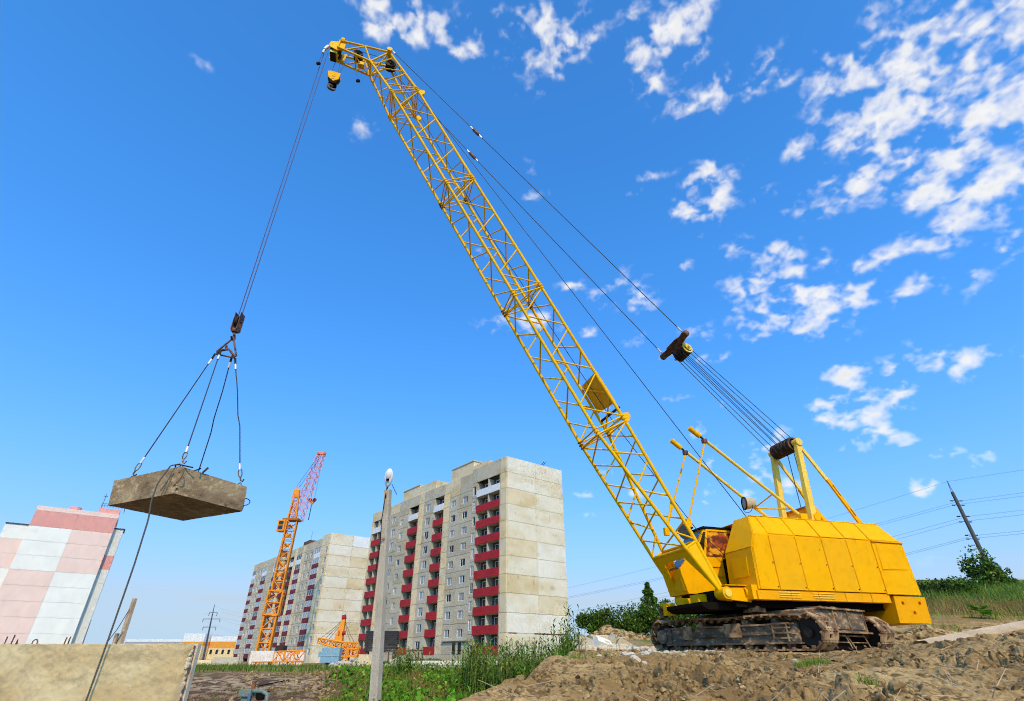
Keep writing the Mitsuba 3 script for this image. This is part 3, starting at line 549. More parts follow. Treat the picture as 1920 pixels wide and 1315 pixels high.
# --- undercarriage (own axes: x along the tracks, y across, away from the camera)
TA = math.radians(-55); TX = np.array([math.cos(TA), math.sin(TA), 0]); TY = np.array([-TX[1], TX[0], 0]); MT = mat4(TX, TY, [0, 0, 1], [7.69, 17.98, .10])
TL, TH, TW, TG = 5.635, .92, .775, 3.893
def tb(mb, name, bsdf, parent=crane, smooth=False, **k): return mb.build(name, bsdf, parent, MT, smooth, **k)
tb(MB().tube((.2, 0, .80), (.2, 0, 1.02), 1.05, 36), 'slewing_ring', 'dark_steel', smooth=40)
car = tb(MB().hull([(x, y, z) for x in (-1.5, 2.42) for y in (-1.12, 1.2) for z in (.47, 1.0)] + [(x, y, 1.03) for x in (-1.4, 2.3) for y in (-1.0, 1.1)]), 'carbody', 'frame_steel')
for y0, y1 in ((-.50, .22), (.28, 1.12)): tb(MB().plate([(2.435, y0, .54), (2.435, y1, .54), (2.435, y1, .96), (2.435, y0, .96)], .03), 'cover_plate', 'frame_steel', car)
tb(MB().box((2.38, -1.14, 1.0), (2.52, 1.24, 1.045)), 'edge_strip', 'track_steel', car); tb(MB().box((2.38, -1.14, .44), (2.56, 1.24, .48)), 'edge_strip', 'track_steel', car)
for y in (-.54, .235, 1.14): tb(MB().box((2.42, y, .48), (2.475, y + .035, 1.0)), 'edge_post', 'track_steel', car)
for y in (-.42, 1.02): tb(MB().disc((2.46, y, .90), (1, 0, 0), .03, .06, 10), 'bolt', 'track_steel', car)
tb(MB().box((1.7, -1.15, .04), (2.25, 1.15, .46)), 'axle_beam', 'rubber_shade_black', car)
for y0, y1 in ((-.95, -.1), (.0, .95)): tb(MB().tube((2.42, y0, .38), (2.42, y1, .38), .022).tube((2.42, y0, .38), (2.5, y0 + .12, .08), .018).tube((2.42, y1, .38), (2.5, y1 + .05, .08), .018).tube((2.46, y0 + .07, .22), (2.46, y1 + .02, .22), .015), 'step_bar', 'track_steel', car)
tb(MB().hull([(2.0, -.2, 1.03), (2.3, -.3, 1.03), (2.1, .6, 1.03), (2.2, .2, 1.12), (2.05, .1, 1.1)]), 'dirt_lump', 'track_steel', car)
tb(MB().beam((1.5, -.6, 1.06), (1.9, .0, 1.10), .16, .08), 'shackle', 'track_steel', car)
for x0, x1 in ((.6, .85), (.87, 1.05)): tb(MB().box((x0, -1.75, .97), (x1, -1.35, 1.12)), 'carrier_block', 'track_steel', car)
# one shoe: plate with a window, five lugs on each long edge, a guide lug inside
def shoe_mesh(p):
    m = MB(); w = TW; g = p * .5
    m.box((-g * .72, -w / 2, -.03), (-.05, w / 2, .012)).box((.05, -w / 2, -.03), (g * .72, w / 2, .012)).box((-.05, -w / 2, -.03), (.05, -.07, .012)).box((-.05, .07, -.03), (.05, w / 2, .012))
    for i in range(5):
        y = (-.36 + .155 * i)
        m.box((g * .72, y, -.035), (g * 1.12, y + .075, .006)); m.box((-g * 1.12, y + .078, -.035), (-g * .72, y + .15, .006))
    m.box((-.05, -.20, -.11), (.05, -.12, -.03)).box((-.05, .12, -.11), (.05, .20, -.03)); m.tube((-g * .55, -w / 2, -.045), (-g * .55, w / 2, -.045), .03, 6); return m
def track_path(n):
    R = TH / 2 - .035; x0 = TL / 2 - TH / 2; top = np.linspace(x0, -x0, 200); pts = [(x, R + .035 + R - .035 * (1 + math.cos(4 * math.pi * x / (2 * x0))) * .5) for x in top]
    pts += [(-x0 - R * math.sin(t), R + .035 + R * math.cos(t)) for t in np.linspace(0, math.pi, 80)[1:]]; pts += [(x, .035) for x in np.linspace(-x0, x0, 200)[1:]]
    pts += [(x0 + R * math.sin(t), R + .035 - R * math.cos(t)) for t in np.linspace(0, math.pi, 80)[1:]]; P = np.array(pts); d = np.r_[0, np.cumsum(np.linalg.norm(np.diff(P, axis=0), axis=1))]
    s = np.linspace(0, d[-1], n + 1)[:-1]; q = np.stack([np.interp(s, d, P[:, k]) for k in (0, 1)], 1); t = np.stack([np.interp(s + .05, d, P[:, k], period=d[-1]) - np.interp(s - .05, d, P[:, k], period=d[-1]) for k in (0, 1)], 1); return q, t / np.linalg.norm(t, axis=1, keepdims=True), d[-1] / n
NS = 46
q, t, pitch_ = track_path(NS); shoe = ply_(shoe_mesh(pitch_).arrays(), 'track_steel')
for side_ in (-1, 1):
    yc = side_ * (TG / 2 - TW / 2)
    o = -1 if side_ < 0 else 1; yo = yc + o * (TW / 2 - .14); near = yc - TW / 2 + .10
    fr = MB().box((-2.15, near, .20), (2.1, yc + .26, .64)).box((-2.2, near - .07, .62), (2.05, yc + .3, .66)).box((-2.2, near - .07, .18), (2.15, yc + .3, .22)).box((.35, near - .05, .40), (2.05, near + .02, .43))
    tr = tb(fr, 'track', 'frame_steel', label='nearer crawler track' if side_ < 0 else 'farther crawler track, seen behind the carbody')
    for (x, z), (tx, tz) in zip(q, t):
        M = MT @ mat4([tx, 0, tz], [0, 1, 0], [-tz, 0, tx], [x, yc, z])
        M = MT @ mat4([-tx, 0, -tz], [0, 1, 0], [tz, 0, -tx], [x, yc, z])
        scene[key_for('shoe', tr)] = {**shoe, 'to_world': mi.ScalarTransform4f(M)}
    for x0, x1, z0, z1 in ((-1.55, -1.15, .33, .68), (.0, .48, .36, .70)): tb(MB().box((x0, near - .10, z0), (x1, near + .02, z1)), 'guard_box', 'track_steel', tr)
    tb(MB().hull([(x, near - y, .40 + z) for x, y, z in ((-.85, 0, -.02), (-.35, 0, -.02), (-.82, .14, 0), (-.4, .14, 0), (-.85, 0, .03), (-.35, 0, .03))]), 'step', 'track_steel', tr)
    for x in (-2.38, 2.35): tb(MB().disc((x, yc, .435), BN, .32, .34, 28).disc((x, yc, .435), BN, .12, .5, 24), 'wheel', 'dark_steel', tr, smooth=35)
    tb(MB().disc((-2.34, near - .03, .435), BN, .19, .12, 24).box((-2.34, near - .04, .24), (-2.0, near + .01, .63)), 'hub', 'frame_steel', tr, smooth=35)
    for k in range(7): tb(MB().disc((-1.9 + .62 * k, yc, .15), BN, .115, .5, 18).disc((-1.9 + .62 * k, near, .19), BN, .05, .1, 10, .02), 'roller', 'track_steel', tr, smooth=35)
    for x in (-.9, .6, 1.5): tb(MB().disc((x, yc, .71), BN, .09, .5, 18), 'top_roller', 'frame_steel', tr, smooth=35)
    ld = MB().box((1.45, near - .09, .30), (1.48, near - .06, .66)).box((1.85, near - .09, .24), (1.88, near - .06, .66))
    for z in (.30, .42, .54, .64): ld.box((1.45, near - .09, z), (1.95, near - .06, z + .03))
    tb(ld, 'ladder', 'track_steel', tr)

# ------------------------------------------------------------------ load: sling, hooks, concrete block, tag line
TIPX = np.array([-8.44, 13.27, 0])
hk = thing('hook_block', 'rusty two plate hook block hanging from the twin hoist ropes above the concrete block', 'hook block')
for s in (-1, 1): MB().hull([TIPX + (s * .075, x, z) for x, z in ((-.13, 8.55), (.13, 8.55), (.12, 9.15), (-.12, 9.15))] + [TIPX + (s * .095, x, z) for x, z in ((-.13, 8.55), (.13, 8.55), (.12, 9.15), (-.12, 9.15))]).build('cheek_plate', 'brown_steel', hk)
MB().disc(TIPX + (0, 0, 8.86), (1, 0, 0), .15, .09, 22).build('sheave', 'dark_steel', hk, smooth=35); MB().tube(TIPX + (-.14, 0, 8.86), TIPX + (.14, 0, 8.86), .04, 10).build('axle', 'brown_steel', hk, smooth=50)
MB().box(TIPX + (-.09, -.09, 8.5), TIPX + (.09, .09, 8.6)).build('crosshead', 'brown_steel', hk)
an = np.linspace(-.5, 4.0, 16); MB().path([TIPX + (0, 0, 8.52), TIPX + (0, 0, 8.42)] + [TIPX + (0, .085 * math.sin(t + .5), 8.32 + .085 * math.cos(t + .5)) for t in an], .035, 8).build('hook', 'brown_steel', hk, smooth=True)
for i, s in enumerate((-1, 1)): MB().tube(TIPX + (s * .05, 0, 9.0), TIPX + (s * .05 + (.07 if s > 0 else .0), 0, 23.45), .0135, 6).build('hoist_rope', 'rope_purple', hk, smooth=True)
BC = np.array([-8.43, 13.27]); BQ = [(-9.98, 12.96), (-7.74, 11.85), (-6.92, 13.57), (-9.07, 14.66)]
def bpt(u, v, z):      # u along the long side from the left corner, v away from the camera
    a, b, c, d = [np.array(p) for p in BQ]; p = (a * (1 - u) + b * u) * (1 - v) + (d * (1 - u) + c * u) * v; return np.array([p[0], p[1], z])
nu, nv, nz = 60, 46, 16
def block_mesh():
    m = manifold3d.Manifold.hull_points(np.array([bpt(u, v, 3.215) for u in (0, 1) for v in (0, 1)] + [bpt(u, v, 3.86) for u in (-.075, .965) for v in (.0, .995)]))
    for (u, v, z, r) in ((1, 0, 3.66, .09), (1, 0, 3.45, .07), (.97, 0, 3.38, .05), (1, .03, 3.30, .05), (0, 0, 3.86, .05), (1, 1, 3.22, .05), (.5, 0, 3.87, .03)):
        q = lump(np.random.default_rng(int(100 * (u + v + z))), r, 2, .5, 1.4); m = m - manifold3d.Manifold(manifold3d.Mesh((q[0] + bpt(u, v, z)).astype(np.float32), q[1].astype(np.uint32)))
    m = m.refine_to_length(.055); q = m.to_mesh(); v = q.vert_properties[:, :3].astype(float)
    n = meshkit.fbm(v * 3.0, 4, 2) - .5; n2 = meshkit.fbm(v * 14, 3, 4) - .5; c = np.array([BC[0], BC[1], 3.54]); d = v - c; d /= np.linalg.norm(d, axis=1, keepdims=True)
    return v + d * (n * .035 + n2 * .018)[:, None], q.tri_verts
blk = key_for('concrete_block'); scene[blk] = ply_(block_mesh(), 'block_concrete', 30); tag(blk, 'stained brown concrete slab block hanging from four slings in mid air', 'concrete block')
def loop(c, d, r, n=14, t=.012): d = unit(d); return MB().path([np.asarray(c, float) + d * r * math.cos(a) + np.array([0, 0, r * math.sin(a) * 1.2]) for a in np.linspace(-.4, math.pi + .4, n)], t, 6)
LUG = [(.10, .08), (.90, .06), (.90, .93), (.10, .93)]
for i, (u, v) in enumerate(LUG): loop(bpt(u, v, 3.87), bpt(1, 0, 0) - bpt(0, 0, 0), .07).build('lifting_loop', 'brown_steel', blk, smooth=True)
MB().path([bpt(1, .0, 3.62) + np.array([math.cos(t) * .02, 0, 0]) + np.array([.10 * math.sin(t), -.05 * math.sin(t), .16 * math.cos(t)]) for t in np.linspace(0, math.pi, 10)], .010, 5).build('bent_bar', 'brown_steel', blk, smooth=True)
MB().path([bpt(1, .98, 3.45) + np.array([.12 * math.sin(t), .05 * math.sin(t), .09 * math.cos(t)]) for t in np.linspace(0, math.pi, 10)], .012, 5).build('bent_bar', 'dark_steel', blk, smooth=True)
MB().path([bpt(.86, .06, 3.90) + np.array([.28 * math.cos(t) + .2, .22 * math.sin(t) + .05, .03 * math.sin(2 * t)]) for t in np.linspace(0, 5.6, 22)], .016, 6).build('wire_coil', 'dark_steel', blk, smooth=True)
MB().beam(bpt(.97, .3, 3.86), bpt(1.0, .33, 4.0), .05, .03).build('bent_bar', 'brown_steel', blk)
sl = thing('lifting_sling', 'steel link with four rope legs spreading down to the concrete block', 'sling')
top = TIPX + (0, 0, 8.22); tri = [top + (.0, 0, .03), top + (.06, 0, -.03), top + (.27, 0, -.55), top + (.22, 0, -.62), top + (-.32, 0, -.50), top + (-.34, 0, -.40), top + (-.06, 0, -.03)]
MB().path(tri, .028, 8, True).build('master_link', 'brown_steel', sl, smooth=True)
MB().path([top + (-.33, 0, -.46), top + (-.2, 0, -.36), top + (0, 0, -.33), top + (.12, 0, -.46), top + (.24, 0, -.58)], .035, 8).beam(top + (-.12, 0, -.2), top + (-.08, 0, -.36), .06, .05).build('shackle', 'brown_steel', sl, smooth=35)
att = [top + (-.35, -.03, -.50), top + (-.20, -.06, -.42), top + (.24, .04, -.62), top + (.12, .05, -.52)]
for i, (u, v) in enumerate(LUG):
    p, e = att[i], bpt(u, v, 4.0); d = e - p; L = np.linalg.norm(d); d /= L; w = unit(np.cross(d, (0, 1, .2)))
    if i < 2: pts = [p + d * .3, e - d * .42]
    else: pts = [p + d * .3 + d * (L - .72) * t + w * k * (.05 if i == 2 else .04) for t, k in ((0, 0), (.25, .5), (.5, .1), (.62, .9), (.8, .5), (1, 0))]
    lg = MB().path(pts, .0155, 6).build('rope_leg', 'rope_steel', sl, smooth=True)
    for q in (p + d * .2, e - d * .48): MB().tube(q, q + d * .17, .032, 8).build('ferrule', 'bright_metal', lg, smooth=50)
    MB().tube(p, p + d * .22, .03, 8).build('eye', 'dark_steel', lg, smooth=50)
    MB().path([e - d * .34 + w * .05 * math.sin(t) - d * .12 * math.cos(t) + d * .12 for t in np.linspace(0, 2 * math.pi, 12)[:-1]], .014, 6, True).path([e - d * .12, e - d * .02, e + d * .03 + w * .05, e - d * .03 + w * .09], .02, 6).build('hook', 'frame_steel', lg, smooth=True)
tl = [(-7.93, 12.02, 3.96), (-8.02, 11.84, 3.86), (-8.10, 11.72, 3.40), (-8.10, 11.72, 3.0), (-8.05, 11.76, 2.62), (-8.04, 11.8, 1.66), (-8.07, 11.84, .26), (-8.10, 11.86, -.73), (-8.12, 11.88, -1.9)]
tg = MB().path([np.array([np.interp(s, np.arange(9), np.array(tl)[:, k]) for k in range(3)]) for s in np.linspace(0, 8, 40)], .017, 6).build('tag_line', 'pole_dark', smooth=True, label='slack dark wire rope dangling from the concrete block past the slab wall', category='rope')
MB().path([(-7.93, 12.02, 3.9), (-7.99, 11.86, 3.5), (-8.0, 11.76, 3.25)], .012, 6).build('loose_end', 'pole_dark', tg, smooth=True)
hb = thing('crane_hook', 'yellow hook block with grey hook hanging under the bent boom head', 'hook block')
M2 = MC.copy(); yb = mat4([1, 0, 0], [0, 1, 0], [0, 0, 1], [13.95, -.12, 20.05]); M2 = MC @ yb
for s in (-1, 1): MB().hull([(a, s * .12 + o, z) for o in (-.02, .02) for a, z in ((-.24, .62), (.14, .66), (.30, .60), (.22, .22), (-.02, .0), (-.22, .22))]).build('cheek_plate', 'yellow_paint', hb, M2)
MB().disc((0, 0, .34), BN, .26, .14, 24).build('sheave', 'dark_steel', hb, M2, 35); MB().box((-.16, -.13, -.12), (.16, .13, .06)).build('crosshead', 'rubber_shade_black', hb, M2)
for b in (-.141, .141):
    for z in (.30, .12): MB().box((-.06, b - .004, z), (.08, b + .004, z + .035)).build('plate_mark', 'brown_steel', hb, M2)
MB().path([(0, 0, -.08), (0, 0, -.16)] + [(.14 * math.sin(t) , .05 * math.sin(t), -.29 + .13 * math.cos(t)) for t in np.linspace(.2, 4.9, 20)], np.interp(np.arange(22), [0, 6, 16, 21], [.05, .065, .055, .025]), 10).build('hook', 'frame_steel', hb, M2, True)
for a, b, a2, b2 in ((-.15, .05, .0, .08), (-.1, -.05, -.35, .1), (.2, 0, .15, -.1)): MB().tube((a, b, .4), (a2, b2, 2.2), .011, 6).build('hoist_rope', 'rope_steel', hb, M2, True)

# ------------------------------------------------------------------ panel built blocks of flats: u along the long facade, w along the end wall, z up
def facade_frame(c, azdeg):
    a, b = math.radians(azdeg), math.radians(azdeg - 90)
    return mat4([math.cos(a), math.sin(a), 0], [math.cos(b), math.sin(b), 0], [0, 0, 1], [c[0], c[1], 0])
def panel(u0, u1, z0, z1, hole=None, t=.24, g=.03, y=0.0):
    u0, u1, z0, z1 = u0 + g, u1 - g, z0 + g, z1 - g; m = MB()
    if hole is None: return m.box((u0, y, z0), (u1, y + t, z1))
    a, b, c, d = hole
    m.box((u0, y, z0), (u1, y + t, c)).box((u0, y, d), (u1, y + t, z1)).box((u0, y, c), (a, y + t, d)).box((b, y, c), (u1, y + t, d)); return m
def window(parent, M, a, b, c, d, y=.10, pane='window_pane', split=.62, mats='white_frame'):
    f = .07; m = MB().box((a, y, c), (b, y + .07, c + f)).box((a, y, d - f), (b, y + .07, d)).box((a, y, c + f), (a + f, y + .07, d - f)).box((b - f, y, c + f), (b, y + .07, d - f))
    s = a + (b - a) * split; m.box((s - f / 2, y, c + f), (s + f / 2, y + .07, d - f))
    k = m.build('window', mats, parent, M)
    MB().box((a + f, y + .03, c + f), (s - f / 2, y + .04, d - f)).build('pane', pane, k, M); MB().box((s + f / 2, y + .03, c + f), (b - f, y + .04, d - f)).build('pane', pane if split > .5 else 'pane_pale', k, M)
    return k
rb = np.random.default_rng(8)
def loggia(parent, M, u0, u1, z, h, cells, red='red_panel', glazed=False, depth=1.3, band=1.25):
    m = MB().box((u0 - .02, .0, z - .10), (u1 + .02, depth, z + .10)).box((u0 - .02, .02, z + .1), (u0 + .12, depth, z + h - .1)).box((u1 - .12, .02, z + .1), (u1 + .02, depth, z + h - .1))
    for i in range(1, cells): m.box((u0 + (u1 - u0) * i / cells - .08, .02, z + .1), (u0 + (u1 - u0) * i / cells + .08, depth, z + h - .1))
    k = m.build('balcony', 'loggia_wall', parent, M)
    for i in range(cells):
        a, b = u0 + (u1 - u0) * i / cells, u0 + (u1 - u0) * (i + 1) / cells
        MB().box((a + .01, -.10, z - .08), (b - .01, -.02, z - .08 + band)).build('parapet', red, k, M)
        if red == 'red_panel': MB().box((a + (b - a) * .35, -.104, z + .5), (a + (b - a) * .65, -.09, z + .545)).build('slot_strip', 'red_slot_shade', k, M)  # raised dark strip, painted as the shade of a slot
        if glazed:
            f = MB(); zt = z + h - .12; zb = z - .08 + band + .01; n = 3
            for j in range(n + 1): x = a + (b - a - .06) * j / n; f.box((x, -.06, zb), (x + .06, .0, zt))
            f.box((a, -.058, zt - .06), (b, -.002, zt)).box((a, -.058, zb), (b, -.002, zb + .05)); f.build('glazing_bar', 'white_frame', k, M)
            MB().box((a + .02, -.035, zb + .02), (b - .02, -.025, zt - .02)).build('glazing', 'pane_pale' if rb.random() < .75 else 'window_pane', k, M)
        else:
            x = a + (b - a) * .18; wdt = min(1.9, (b - a) * .55)
            f = .09; d0, d1 = z + .15, z + 2.35; y = depth - .14
            fr = MB().box((x, y, d0), (x + f, y + .06, d1)).box((x + wdt - f, y, d0), (x + wdt, y + .06, d1)).box((x, y, d1 - f), (x + wdt, y + .06, d1)).box((x + wdt * .45, y, d0), (x + wdt * .45 + f, y + .06, d1))
            fr.build('door_frame', 'white_frame', k, M); MB().box((x + f, y + .025, d0), (x + wdt - f, y + .035, d1 - f)).build('door_pane', 'window_pane', k, M)
    return k
B1 = thing('apartment_building', 'unfinished grey panel block of flats with red balcony fronts behind the lamp post', 'building')
M1 = facade_frame((-.96, 90), 129); Z1 = [3.13 + 2.8 * k for k in range(-1, 10)]; ZT = 31.15; ZB = -1.4; LEN = 53.2
# solid core set back behind the panels, deeper at the loggias
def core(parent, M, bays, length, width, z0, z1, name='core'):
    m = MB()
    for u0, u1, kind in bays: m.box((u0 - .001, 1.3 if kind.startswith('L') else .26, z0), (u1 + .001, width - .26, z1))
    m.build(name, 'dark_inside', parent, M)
bays1 = [(0, 1.75, 'endpanel'), (1.75, 9.0, 'L2'), (9.0, 10.4, 'narrow'), (10.4, 14.6, 'stair'), (14.6, 18.2, 'stair'), (18.2, 20.2, 'cream'), (20.2, 24.2, 'L1'), (24.2, 28.3, 'wide'), (28.3, 30.3, 'cream'), (30.3, 34.7, 'L1'), (34.7, 39.2, 'small'), (39.2, 43.4, 'wide'), (43.4, 46.8, 'cream'), (46.8, 52.3, 'L2'), (52.3, LEN, 'endpanel')]
core(B1, M1, [(max(a, .26), min(b, LEN - .26), k) for a, b, k in bays1], LEN, 13.65, ZB, ZT - 1.0)
MB().box((-.02, -.04, ZB), (LEN, .22, .25)).box((-.04, .24, ZB), (.2, 13.6, .24)).build('plinth', 'facade_grey', B1, M1)
def pick(r, opts): return opts[int(r.integers(len(opts)))]
for u0, u1, kind in bays1:
    shift = -1.1 if kind in ('stair', 'small') else 0
    for k in range(11):
        z0, z1 = Z1[k] + shift, (Z1[k + 1] if k < 10 else ZT + .001 - .0) + (shift if k < 10 else 0)
        if k == 0: z0 = .25
        if kind[0] == 'L':
            if k < 10: continue
        if kind[0] == 'L' or k == 10:
            if kind[0] == 'L' or kind == 'endpanel' or kind == 'cream': panel(u0, u1, Z1[10], ZT - (.0 if u0 < 9.5 else .6)).build('wall_panel', pick(rb, ('facade_grey', 'end_panel_c')), B1, M1)
            else: panel(u0, u1, z0, ZT - (.0 if u0 < 9.5 else .6)).build('wall_panel', pick(rb, ('facade_grey', 'facade_dim', 'end_panel_c')), B1, M1)
            continue
        hole = None; mid_ = (z0 + z1) / 2
        if kind == 'stair' and k > 0: c = (u0 + u1) / 2 + (.2 if u0 < 14 else .3); hole = (c - .8, c + .8, mid_ - .65, mid_ + .62)
        if kind == 'small' and k > 0: hole = (u0 + 2.3, u0 + 3.6, mid_ - .62, mid_ + .6)
        if kind == 'wide': hole = (u0 + 1.4, u0 + 3.1, mid_ - .75, mid_ + .75)
        if kind == 'narrow': hole = (u0 + .2, u0 + 1.2, mid_ - .9, mid_ + .8)
        if kind == 'stair' and k == 0 and u0 < 14: hole = None
        matn = {'endpanel': pick(rb, ('end_panel_c', 'facade_cream')), 'cream': pick(rb, ('facade_cream', 'facade_cream', 'end_panel_c')), 'narrow': 'facade_dim'}.get(kind) or pick(rb, ('facade_grey', 'facade_grey', 'facade_dim'))
        panel(u0, u1, z0, z1, hole).build('wall_panel', matn, B1, M1)
        if hole: window(B1, M1, *hole, pane=pick(rb, ('window_pane', 'window_pane', 'pane_pale')), split=pick(rb, (.36, .62, .40)))
for u0, u1, kind in bays1:
    if kind[0] != 'L': continue
    for k in range(10): loggia(B1, M1, u0 + .12, u1 - .12, Z1[k], 2.8, int(kind[1]), 'white_panel' if k == 9 else 'red_panel')
for r in range(11):
    z0, z1 = (.25 if r == 0 else Z1[r]), (Z1[r + 1] if r < 10 else ZT)
    for w0, w1 in ((.25, 6.86), (6.86, 13.65)):
        m = MB().box((0, w0 + .025, z0 + .025), (.25, w1 - .025, z1 - .025)); m.build('wall_panel', 'end_panel_b' if (r == 10 or rb.random() < .35) else pick(rb, ('end_panel_a', 'end_panel_a', 'end_panel_c')), B1, M1)
MB().box((-.05, 5.8, 3.02), (.02, 13.5, 3.2)).box((-.05, .5, 3.05), (.02, 2.2, 3.2)).build('pipe_run', 'brown_steel', B1, M1)
for u0, u1, z1, w1 in ((5.6, 10.7, 31.9, 3.2), (10.7, 18.3, 33.0, 5), (24.4, 31.3, 32.4, 4), (31.3, 38.6, 32.8, 5)):
    MB().box((u0, .25, ZT - 1.2), (u1, w1, z1)).build('roof_house', 'end_panel_c', B1, M1)
for u0, u1, z1, w1 in ((10.5, 18.5, 33.0, 5.2), (31.2, 38.8, 32.8, 5.2)): MB().box((u0, .1, z1), (u1, w1, z1 + .18)).build('roof_slab', 'facade_grey', B1, M1)
MB().box((10.66, 1.0, ZT + .5), (10.72, 2.6, ZT + 1.3)).build('roof_vent', 'dark_inside', B1, M1)
for w in (8.6, 9.0): MB().tube((.6, w, ZT - .2), (.5, w + .9, ZT + 1.0), .06, 6).build('roof_bar', 'rubber_shade_black', B1, M1)
for u in (12.0, 13.7): MB().box((u, -.02, -.3), (u + .95, .03, 2.0)).build('door', 'dark_glass', B1, M1)
MB().box((9.3, -.35, 2.25), (17.8, -.01, 2.4)).build('entrance_canopy', 'facade_dim', B1, M1)

B2 = thing('apartment_building', 'finished panel block of flats with glazed dark red balconies behind the orange tower crane', 'building')
M22 = facade_frame((-50.5, 150), 129); Z2 = [2.3 + 2.72 * k for k in range(-1, 10)]; T2 = 29.75; L2 = 71.5
bays2 = [(0, 5.3, 'strip'), (5.3, 10.3, 'L1g'), (10.3, 18.2, 'two'), (18.2, 20.2, 'cream'), (20.2, 24.8, 'L1g'), (24.8, 27.2, 'cream'), (27.2, 36.4, 'L2m'), (36.4, 39.2, 'cream'), (39.2, 46.4, 'L2g'), (46.4, 53.4, 'plain'), (53.4, 58.6, 'L1g'), (58.6, 66.2, 'two'), (66.2, 70.6, 'L1g'), (70.6, L2, 'strip0')]
core(B2, M22, [(max(a, .26), min(b, L2 - .26), k) for a, b, k in bays2], L2, 13.65, -2.8, T2 - 1.0)
for u0, u1, kind in bays2:
    for k in range(11):
        z0, z1 = (-2.8 if k == 0 else Z2[k]), (Z2[k + 1] if k < 10 else T2)
        if kind[0] == 'L':
            if k == 10: panel(u0, u1, z0, z1 - .7).build('wall_panel', 'facade_grey', B2, M22)
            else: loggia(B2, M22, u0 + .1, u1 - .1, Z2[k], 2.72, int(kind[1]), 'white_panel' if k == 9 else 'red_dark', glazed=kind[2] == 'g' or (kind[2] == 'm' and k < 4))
            continue
        mid_ = (max(z0, z1 - 2.72) + z1) / 2; hl = []
        if kind == 'strip' and k < 10: hl = [(.7, 2.3)]
        if kind == 'two' and k < 10: hl = [(u0 + 1.3, u0 + 2.9), (u0 + 4.9, u0 + 6.5)]
        mt = {'strip': 'end_panel_c', 'cream': pick(rb, ('facade_cream', 'end_panel_c')), 'strip0': 'facade_cream'}.get(kind, pick(rb, ('facade_grey', 'facade_grey', 'facade_dim')))
        e = [u0] + [(hl[i][1] + hl[i + 1][0]) / 2 for i in range(len(hl) - 1)] + [u1]
        for i in range(max(1, len(hl))):
            h = (hl[i][0], hl[i][1], mid_ - .75, mid_ + .8) if hl else None
            panel(e[i], e[i + 1], z0, z1 - (.7 if k == 10 and kind != 'strip' else 0), h).build('wall_panel', mt, B2, M22)
            if h: window(B2, M22, *h, pane='window_pane', split=.5)
for r in range(11):
    z0, z1 = (-2.8 if r == 0 else Z2[r]), (Z2[r + 1] if r < 10 else T2)
    for w0, w1 in ((.25, 6.86), (6.86, 13.65)):
        MB().box((0, w0 + .03, z0 + .03), (.25, w1 - .03, z1 - .03)).build('wall_panel', 'white_panel' if (r == 10 and w0 > 5) else pick(rb, ('end_panel_a', 'end_panel_b', 'end_panel_c', 'end_panel_a')), B2, M22)
MB().box((19, 1, T2 - 1.2), (24, 4, T2 + .9)).build('roof_house', 'brown_steel', B2, M22); MB().tube((21, 2, T2 + .8), (21, 2, T2 + 4), .05, 5).build('aerial', 'pole_dark', B2, M22)
MB().box((43.0, 1, T2 - 1.2), (46, 3, T2 + 1.0)).build('roof_house', 'brown_steel', B2, M22)

B3 = thing('apartment_building', 'tall pale pink and white checkered end wall of flats at the left edge', 'building')
PA = math.radians(35); M3 = mat4([math.cos(PA), math.sin(PA), 0], [-math.sin(PA), math.cos(PA), 0], [0, 0, 1], [-94.2, 115, 0])
zr = [23.44 - 2.8 * k for k in range(10)]
MB().box((-7.1, .26, -3), (6.9, 11.5, 27)).build('core', 'grey_side', B3, M3)
for k in range(-1, 10):
    z1, z0 = (26.6, 23.44) if k < 0 else (zr[k], zr[k] - 2.8)
    for u0, u1, i in ((-7.3, 0, 0), (0, 7.1, 1)):
        mt = 'rose_band' if k < 0 else (('soft_white', 'pale_pink')[i] if k < 3 else ('pale_pink', 'soft_white')[i])
        MB().box((u0 + .012, 0, z0 + .018), (u1 - .012, .25, z1 - .018)).build('wall_panel', mt, B3, M3)
MB().box((-7.32, -.03, 26.6), (7.12, 11.6, 27.5)).build('parapet', 'pale_pink', B3, M3)
MB().box((3.0, 1.2, 27.4), (7.0, 6, 28.7)).build('roof_house', 'rose_band', B3, M3)
rl = MB()
for z in (29.3, 29.7): rl.tube((3.2, 1.2, z), (7.6, 1.2, z), .04, 5).tube((7.6, 1.2, z), (7.6, 8, z), .04, 5)
for x in np.linspace(3.2, 7.6, 9): rl.tube((x, 1.2, 28.9), (x, 1.2, 29.7), .035, 5)
rl.build('roof_railing', 'wire_dark', B3, M3); MB().tube((3.3, 2, 28.9), (3.3, 2, 32.0), .06, 6).box((2.9, 1.9, 31.4), (3.7, 2.1, 31.5)).build('aerial', 'wire_dark', B3, M3); MB().disc((-1.2, 3, 28.1), (0, 0, 1), 1.1, .8, 16).build('roof_vent', 'rose_band', B3, M3)
for s, (ua, ub), zt in ((1, (7.1, 8.9), 24.6), (-1, (-11.2, -7.3), 23.6)):
    for k in range(9):
        z1 = zt - 2.8 * k; MB().box((ua, 1.2, z1 - 2.8 + .02), (ub, 6.0 if s > 0 else 11, z1)).build('side_bay', ('rose_band' if (s > 0 and k == 2) else 'pale_pink' if (s < 0 and k in (1, 2)) else 'grey_side' if s > 0 else 'soft_white'), B3, M3)
    MB().box((ua - .02, 1.0, zt + .001), (ub + .25 * s if s > 0 else ub, 6.1 if s > 0 else 11.2, zt + .2)).build('roof_edge', 'wire_dark', B3, M3)

